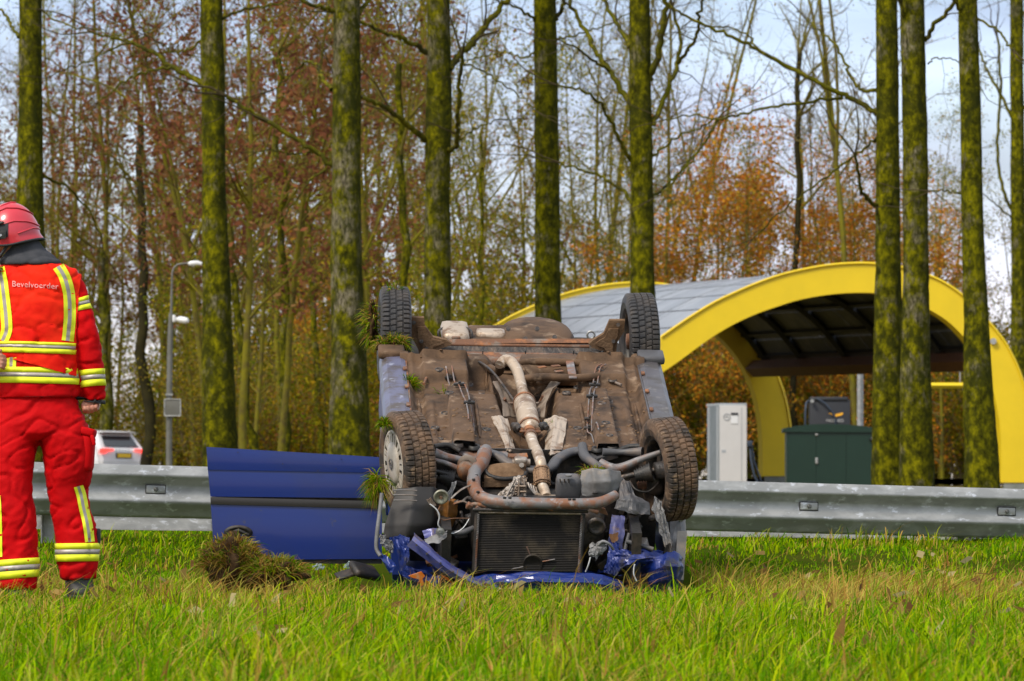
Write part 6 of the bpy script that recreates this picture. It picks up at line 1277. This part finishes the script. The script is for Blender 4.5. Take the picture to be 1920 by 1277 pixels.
b.tube([q3(125, 520), q3(150, 580), q3(166, 650), q3(173, 740, .02), q3(172, 752, .02)], [.05, .045, .04, .030, .028], 12)
b.tube([q3(12, 520), q3(-40, 590, .0), q3(-72, 650, -.03), q3(-30, 672, -.15), q3(-6, 680, -.20)], [.05, .045, .04, .030, .026], 12)
b.tube([q3(171, 748, .02), q3(170, 756, .015), q3(168, 764, .01)], [.028, .038, .034], 10, sq=.75)
def finger(P, r): b.tube([Vector(p) for p in P], list(np.linspace(r, r * .8, len(P))), 8)
for k in range(4):      # right hand: a loose fist, fingers curled towards the viewer
    L_ = [.85, 1.02, 1.06, .96][k]; s0 = q3(184 - k * 7.6, 755 + k * .8, .012 - k * .004)
    finger([s0, s0 + Vector((-.004, -.012, -.030 * L_)), s0 + Vector((-.006, -.034, -.042 * L_)), s0 + Vector((-.006, -.050, -.028 * L_)), s0 + Vector((-.004, -.046, -.008))], .0100)
t0 = q3(160, 752, -.0); finger([t0, t0 + Vector((-.012, -.014, -.018)), t0 + Vector((-.006, -.036, -.036)), t0 + Vector((.010, -.052, -.040))], .0110)
# left hand behind the back, fingers towards the right
b.tube([q3(-6, 680, -.20), q3(0, 674, -.205)], [.030, .030], 10, sq=.8)
for k in range(4):
    z0 = .024 - k * .019; L_ = [.9, 1.05, 1.0, .8][k]; s0 = q3(2, 676, -.21) + Vector((0, 0, z0))
    finger([s0, s0 + Vector((.026 * L_, -.010, -.004)), s0 + Vector((.040 * L_, .006, -.010)), s0 + Vector((.034 * L_, .024, -.012))], .0098)
t0 = q3(-4, 664, -.215); finger([t0, t0 + Vector((.020, -.008, .014)), t0 + Vector((.040, -.006, .010))], .011)
bd = fuse(b, 'body', .0055, 3); bd.materials.append(M['skin']); link('body', bd, per)

# jacket
b = MB()
loft(b, [(58, 482, 30, .075, 0), (62, 492, 50, .095, 0), (67, 504, 66, .115, 0), (69, 520, 74, .13, 0), (70, 560, 77, .142, 0), (69, 620, 76, .148, 0), (69, 665, 77, .145, 0), (68, 700, 80, .15, 0), (68, 735, 83, .158, 0), (67.5, 747, 83, .155, 0)])
b.tube(spl([q3(122, 520), q3(140, 545), q3(150, 580, -.01), q3(161, 620, -.02), q3(167, 660, -.015), q3(173, 700, 0), q3(175.5, 748, .02)]), [.07, .066, .064, .062, .061, .060, .059, .059, .060, .061, .062, .063, .063, .063, .063, .062, .061, .060, .059, .058, .058, .057, .057, .057, .056], 20)
b.tube(spl([q3(16, 520), q3(-20, 555, -.0), q3(-48, 600, -.02), q3(-70, 645, -.05), q3(-48, 668, -.12), q3(-10, 678, -.195)]), .058, 20)
jk_d = fab(.010, 3)
jm = fuse(b, 'jacket', .0095, 6, lambda p: jk_d(p) * (1.2 if p.x > X(146) else .9)); jm.materials.append(M['red']); jacket = link('jacket', jm, per)
# trousers
b = MB()
loft(b, [(68, 738, 74, .14, 0), (70, 765, 79, .15, 0), (73, 790, 84, .155, -.01), (74, 812, 84, .15, -.015), (74, 828, 76, .12, -.01)])
loft(b, [(116, 780, 44, .13, -.01), (121, 815, 47, .135, -.02), (128, 850, 48, .13, -.02), (128, 890, 44, .12, -.01), (127, 925, 37, .108, .0), (132, 960, 38, .105, .0), (142, 990, 40, .105, -.0), (145, 1030, 39, .10, 0), (146, 1060, 38, .098, 0), (148, 1080, 35, .09, .0), (148, 1087, 33, .085, .0)])
loft(b, [(32, 780, 44, .13, -.01), (27, 815, 48, .135, -.02), (22, 850, 47, .13, -.04), (20, 890, 43, .12, -.06), (24, 930, 40, .108, -.08), (30, 975, 40, .105, -.09), (33, 1015, 41, .10, -.095), (35, 1055, 40, .10, -.10), (37, 1090, 36, .09, -.10), (38, 1106, 34, .088, -.10)])
tr_d = fab(.0125, 9, .5)
tm = fuse(b, 'trousers', .0095, 6, lambda p: tr_d(p)); tm.materials.append(M['redt']); trousers = link('trousers', tm, per)

def bvh(me): return BVHTree.FromPolygons([v.co.copy() for v in me.vertices], [tuple(p.vertices) for p in me.polygons])
BJ, BT = bvh(jm), bvh(tm)
def band(name, tree, c0, rows, mats, off=.005, a0=0., a1=2 * pi, n=64, par=None, rmax=.32, fb=.055):
    # tape wrapped round a limb: rows = list of (py at the left, py at the right), between rows one material each
    W = n + 1; pts = []
    for (pl, pr) in rows:
        for j in range(W):
            a = lerp(a0, a1, j / n); d = Vector((cos(a), sin(a), 0)); c = Vector((X(c0[0]), c0[1], 0)); py = lerp(pl, pr, (cos(a) + 1) / 2); c.z = Z(py)
            h = tree.ray_cast(c, d, rmax); r = (h[0] - c).length if h[0] is not None else fb
            pts.append(c + d * (r + off))
    root = None
    for i in range(len(rows) - 1):
        up, dn = pts[i * W:(i + 1) * W], pts[(i + 1) * W:(i + 2) * W]; m_ = [lerp(u, d, .5) for u, d in zip(up, dn)]
        vs = up + dn + [p - Vector((cos(lerp(a0, a1, j / n)), sin(lerp(a0, a1, j / n)), 0)) * (off + .003) for L_ in (up, dn) for j, p in enumerate(L_)]
        fs = [(j, j + 1, W + j + 1, W + j) for j in range(n)] + [(2 * W + j, j, j + 1, 2 * W + j + 1)[::-1] for j in range(n)] + [(W + j, W + j + 1, 3 * W + j + 1, 3 * W + j) for j in range(n)]
        b = MB(); b.add(vs, fs, 0, True); o = b.build(name if i == 0 else 'tape_stripe', M[mats[i]], par or per) if root is None else b.build('tape_stripe', M[mats[i]], root if (par is None) else par)
        root = root or o
    return root
YSY = ('fluo', 'silver', 'fluo')
def rows(pl, pr, h, k=(.34, .62)): return [(pl, pr), (pl + h * k[0], pr + h * k[0]), (pl + h * k[1], pr + h * k[1]), (pl + h, pr + h)]
# vest: shell lifted off the jacket's back and front
bm = bmesh.new(); bm.from_mesh(jm)
for co_, no in ((q3(147, 600), Vector((1, 0, -.04))), (q3(-8, 600), Vector((-1, 0, 0))), (q3(60, 497), Vector((0, 0, 1))), (q3(100, 694), Vector((-.28, 0, -1)))):
    bmesh.ops.bisect_plane(bm, geom=bm.verts[:] + bm.edges[:] + bm.faces[:], plane_co=co_, plane_no=no.normalized(), clear_outer=True)
vm = bpy.data.meshes.new('vest'); bm.to_mesh(vm); bm.free()
vd = fab(.0045, 31, -.4)
nr = [v.normal.copy() for v in vm.vertices]
for v, nn in zip(vm.vertices, nr): v.co += nn * (.009 + vd(v.co) * 1.6)
for p_ in vm.polygons: p_.use_smooth = True
vm.materials.append(M['vest']); vest = link('vest', vm, per); BV = bvh(vm)
# vertical tape on the vest's back, laid on its surface
def strip(name, tree, path_, hw, par, off=.004, mats=YSY, y0=-.6, fr=((-1, -.33), (-.33, .30), (.30, 1))):
    P = [Vector((x, y, 0)) for x, y in path_]; P = spl(P, 6); root = par
    for mi, (f0, f1) in enumerate(fr):
        b = MB(); V = []
        ly = -.12
        for i, p in enumerate(P):
            t = (P[min(i + 1, len(P) - 1)] - P[max(i - 1, 0)]).normalized(); nrm_ = Vector((-t.y, t.x, 0)) * (-1)
            for f in (f0, (f0 + f1) / 2, f1):
                s_ = p + nrm_ * hw * f; o_ = Vector((X(s_.x), y0, Z(s_.y))); h = tree.ray_cast(o_, Vector((0, 1, 0)), 2); y = h[0].y if h[0] is not None and abs(h[0].y - ly) < .08 else ly; ly = y; V.append(Vector((o_.x, y - off, o_.z)))
        m_ = len(P); fs = [(i * 3 + j, i * 3 + j + 1, (i + 1) * 3 + j + 1, (i + 1) * 3 + j) for i in range(m_ - 1) for j in range(2)]
        b.add(V, fs, 0, True); b.add([p + Vector((0, .003, 0)) for p in V], [f[::-1] for f in fs], 0, True); b.build(name, M[mats[mi]], root)
strip('tape_stripe', BV, [(112, 500), (124, 520), (132, 550), (134, 590), (132, 620), (130, 640)], 10.5, vest)
strip('tape_stripe', BV, [(0, 502), (7, 530), (12, 565), (16, 600), (16, 622), (8, 640)], 11, vest)
band('vest_hem_band', BV, (69, 0.0), [(640, 644), (646, 650), (652, 656.5), (661, 665)], YSY, .006, R(192), R(352), 70, vest)
strip('tape_stripe', BJ, [(26, 668), (25, 680), (25, 692)], 9.5, jacket)
band('waist_band', BJ, (68, 0.0), rows(688, 691, 30), YSY, .006)
band('upper_sleeve_band', BJ, (152, -.01), rows(563, 553, 24), YSY, .005, R(-100), R(80), 24, None, .12)
band('cuff_band', BJ, (172, -.0), rows(694, 690, 32), YSY, .005, R(-178), R(170), 48, None, .09)
band('jacket_hem', BJ, (67.5, 0), [(746, 743), (752, 749)], ('hem',), .004)
band('sleeve_hem', BJ, (175.5, .02), [(746, 750), (752, 757)], ('hem',), .002, rmax=.08)
band('shin_band', BT, (145, 0.), rows(1019, 1018, 34), YSY, .006, rmax=.14)
band('shin_band', BT, (34, -.095), rows(1051, 1045, 36), YSY, .006, rmax=.14)
strip('leg_stripe', BT, [(150, 912), (155, 930), (160, 955), (167, 985), (171, 1016)], 8.5, trousers)
strip('leg_stripe', BT, [(-2, 930), (0, 960), (1, 1000), (1, 1044)], 9, trousers)
band('trouser_hem', BT, (148, 0), [(1083, 1085), (1088, 1090)], ('hem',), .002, rmax=.12)
# jacket seam and pockets
b = MB(); b.tube([q3(152, 790, -.06), q3(150, 770, -.07)], .004, 4)
for c, py_, yy, tilt in ((163, 846, -.03, .06), (-22, 850, -.08, -.1)):
    b = MB(); b.cbox(q3(c, 848, yy), (.075, .17, .195), .03, (0, tilt, 0)); po = b.build('cargo_pocket', M['redt'], per)
    b = MB(); b.cbox(q3(c + 4, 810, yy), (.070, .18, .040), .012, (0, tilt * 2.5 + .1, 0)); b.build('pocket_flap', M['redt'], po)
b = MB(); b.cbox(q3(178, 826, -.12), (.018, .012, .05), .004, (0, -.25, 0)); b.build('pull_tab', M['red'], per)
b = MB(); b.cbox(q3(184, 1005, .02), (.02, .07, .075), .008); b.build('knee_patch', M['hem'], per)
# lettering on the back
tcv = bpy.data.curves.new('l', 'FONT'); tcv.body = 'Bevelvoerder'; tcv.size = .040; tcv.align_x = 'CENTER'; tcv.extrude = .0; tcv.resolution_u = 3; tcv.space_character = 1.05
to = bpy.data.objects.new('t', tcv); COL.objects.link(to); dg = bpy.context.evaluated_depsgraph_get(); me = bpy.data.meshes.new_from_object(to.evaluated_get(dg)); bpy.data.objects.remove(to)
for v in me.vertices:
    x_, z_ = X(70) + v.co.x, Z(541) + v.co.y - v.co.x * .06; h = BV.ray_cast(Vector((x_, -.6, z_)), Vector((0, 1, 0)), 2); v.co = Vector((x_, (h[0].y if h[0] is not None else -.15) - .006, z_))
me.materials.clear(); M['print'] = mat('pale_print', (.75, .38, .36), .5); me.materials.append(M['print']); link('lettering', me, vest)
# collar
b = MB()
n = 36; RG = [(44, 447, 27, .078, .0), (46, 458, 31, .082, 0), (50, 468, 36, .088, 0), (53, 478, 48, .105, 0), (56, 487, 57, .122, 0), (57, 493, 58, .128, 0), (57, 497, 54, .124, 0)]
loft(b, RG, n); cd_ = fab(.005, 44)
cm = fuse(b, 'collar', .008, 3, cd_); cm.materials.append(M['collar']); link('collar', cm, per)
# boots
def boot(cx, py, y, s):
    b = MB(); loft(b, [(cx, py - 48, 27, .065, y), (cx, py - 25, 26, .07, y + .005), (cx + 1, py - 12, 28, .11, y + .035), (cx + 1, py - 3, 27, .15, y + .07), (cx + 1, py, 25, .14, y + .07)], 20); bt = fuse(b, 'boot', .008, 3); bt.materials.append(M['boot']); o = link('boot', bt, per)
    b = MB(); b.cbox(q3(cx + 1, py + 1, y + .07), (.15, .29, .022), .008); b.build('sole', M['hem'], o)
boot(148, 1118, .0, 1); boot(38, 1128, -.10, 1)
# helmet
hl = empty('helmet'); hl.parent = per; hl.location = q3(21, 436, 0)
def dome(sx=1., a0=0, a1=2 * pi, t0=0, t1=1, off=0.):
    def f(a, t):
        an = lerp(a0, a1, a); th = lerp(t0, t1, t) * R(96 + 14 * (1 - cos(an)) / 2 + 12 * max(0, -sin(an)) ** 2 * (1 - .6 * max(0, cos(an)))) ; bk_ = max(0, cos(an)); 
        r = 1 + .035 * bk_ * sm(.55, .75, t) ; rx = .136 + off; rz = .152 + off; ry = .130 + off
        fl = .014 * bk_ * sm(.86, 1.0, t) + .006 * sm(.9, 1, t)
        return Vector(((rx * r * sin(th) + fl) * cos(an), (ry * r * sin(th) + fl * .4) * sin(an), rz * cos(th) - .012 * bk_ * t))
    return f
g1 = dome(); b = MB(); b.grid(g1, 56, 30); b.grid(lambda a, t: g1(a, t) * .965, 56, 30); b.build('shell', M['helmet'], hl)
b = MB(); b.tube([g1(k / 56, 1.0) for k in range(57)], .006, 6); b.build('rim', M['hem'], hl)
def seam(pts, r, m='helmet', nm='moulded_ridge', o=.002):
    b = MB(); f = dome(off=o); P = []
    for i in range(len(pts) - 1):
        for k in range(8): t = k / 8; P.append(f(lerp(pts[i][0], pts[i + 1][0], t), lerp(pts[i][1], pts[i + 1][1], t)))
    P.append(f(*pts[-1])); b.tube(P, r, 6); b.build(nm, M[m], hl)
for off_ in (0, 1):
    seam([(.66, .42), (.72, .34), (.82, .36), (.92, .45), (1.0, .52)], .0035)
seam([(.70, .66), (.78, .62), (.86, .66), (.95, .74), (1.0, .76)], .004); seam([(.62, .30), (.75, .10), (.9, .12)], .003); seam([(.80, .84), (.90, .80), (1.0, .82)], .004)
f_ = dome(off=.004)
b = MB(); b.grid(lambda a, c: f_(lerp(.60, .745, a), lerp(.58 + .10 * abs(a - .4), .98 - .12 * a, c)), 10, 12, thick=(0, .02, 0)); eo = b.build('ear_unit', M['hem'], hl)
f2 = dome(off=.014)
b = MB(); b.grid(lambda a, c: f2(lerp(.655, .735, a), lerp(.76, .88, c)), 6, 6, thick=(0, .015, 0)); b.build('ear_lamp', M['boot'], eo)
b = MB(); b.tube([f2(.66, .70), f2(.72, .64)], .007, 6); b.build('ear_clip', M['boot'], eo)
b = MB(); q_ = f2(.70, .84); b.box(q_ + Vector((0, -.003, 0)), (.026, .004, .010), (0, -.5, 0)); b.build('badge', M['gpanel2'], eo)
# face side under the helmet: ear, chin strap
b = MB(); b.tube([hl.location * 0 + Vector((.0, -.10, -.05)), Vector((-.04, -.10, -.11)), Vector((-.08, -.04, -.15))], .008, 4); b.build('chin_strap', M['hem'], hl)
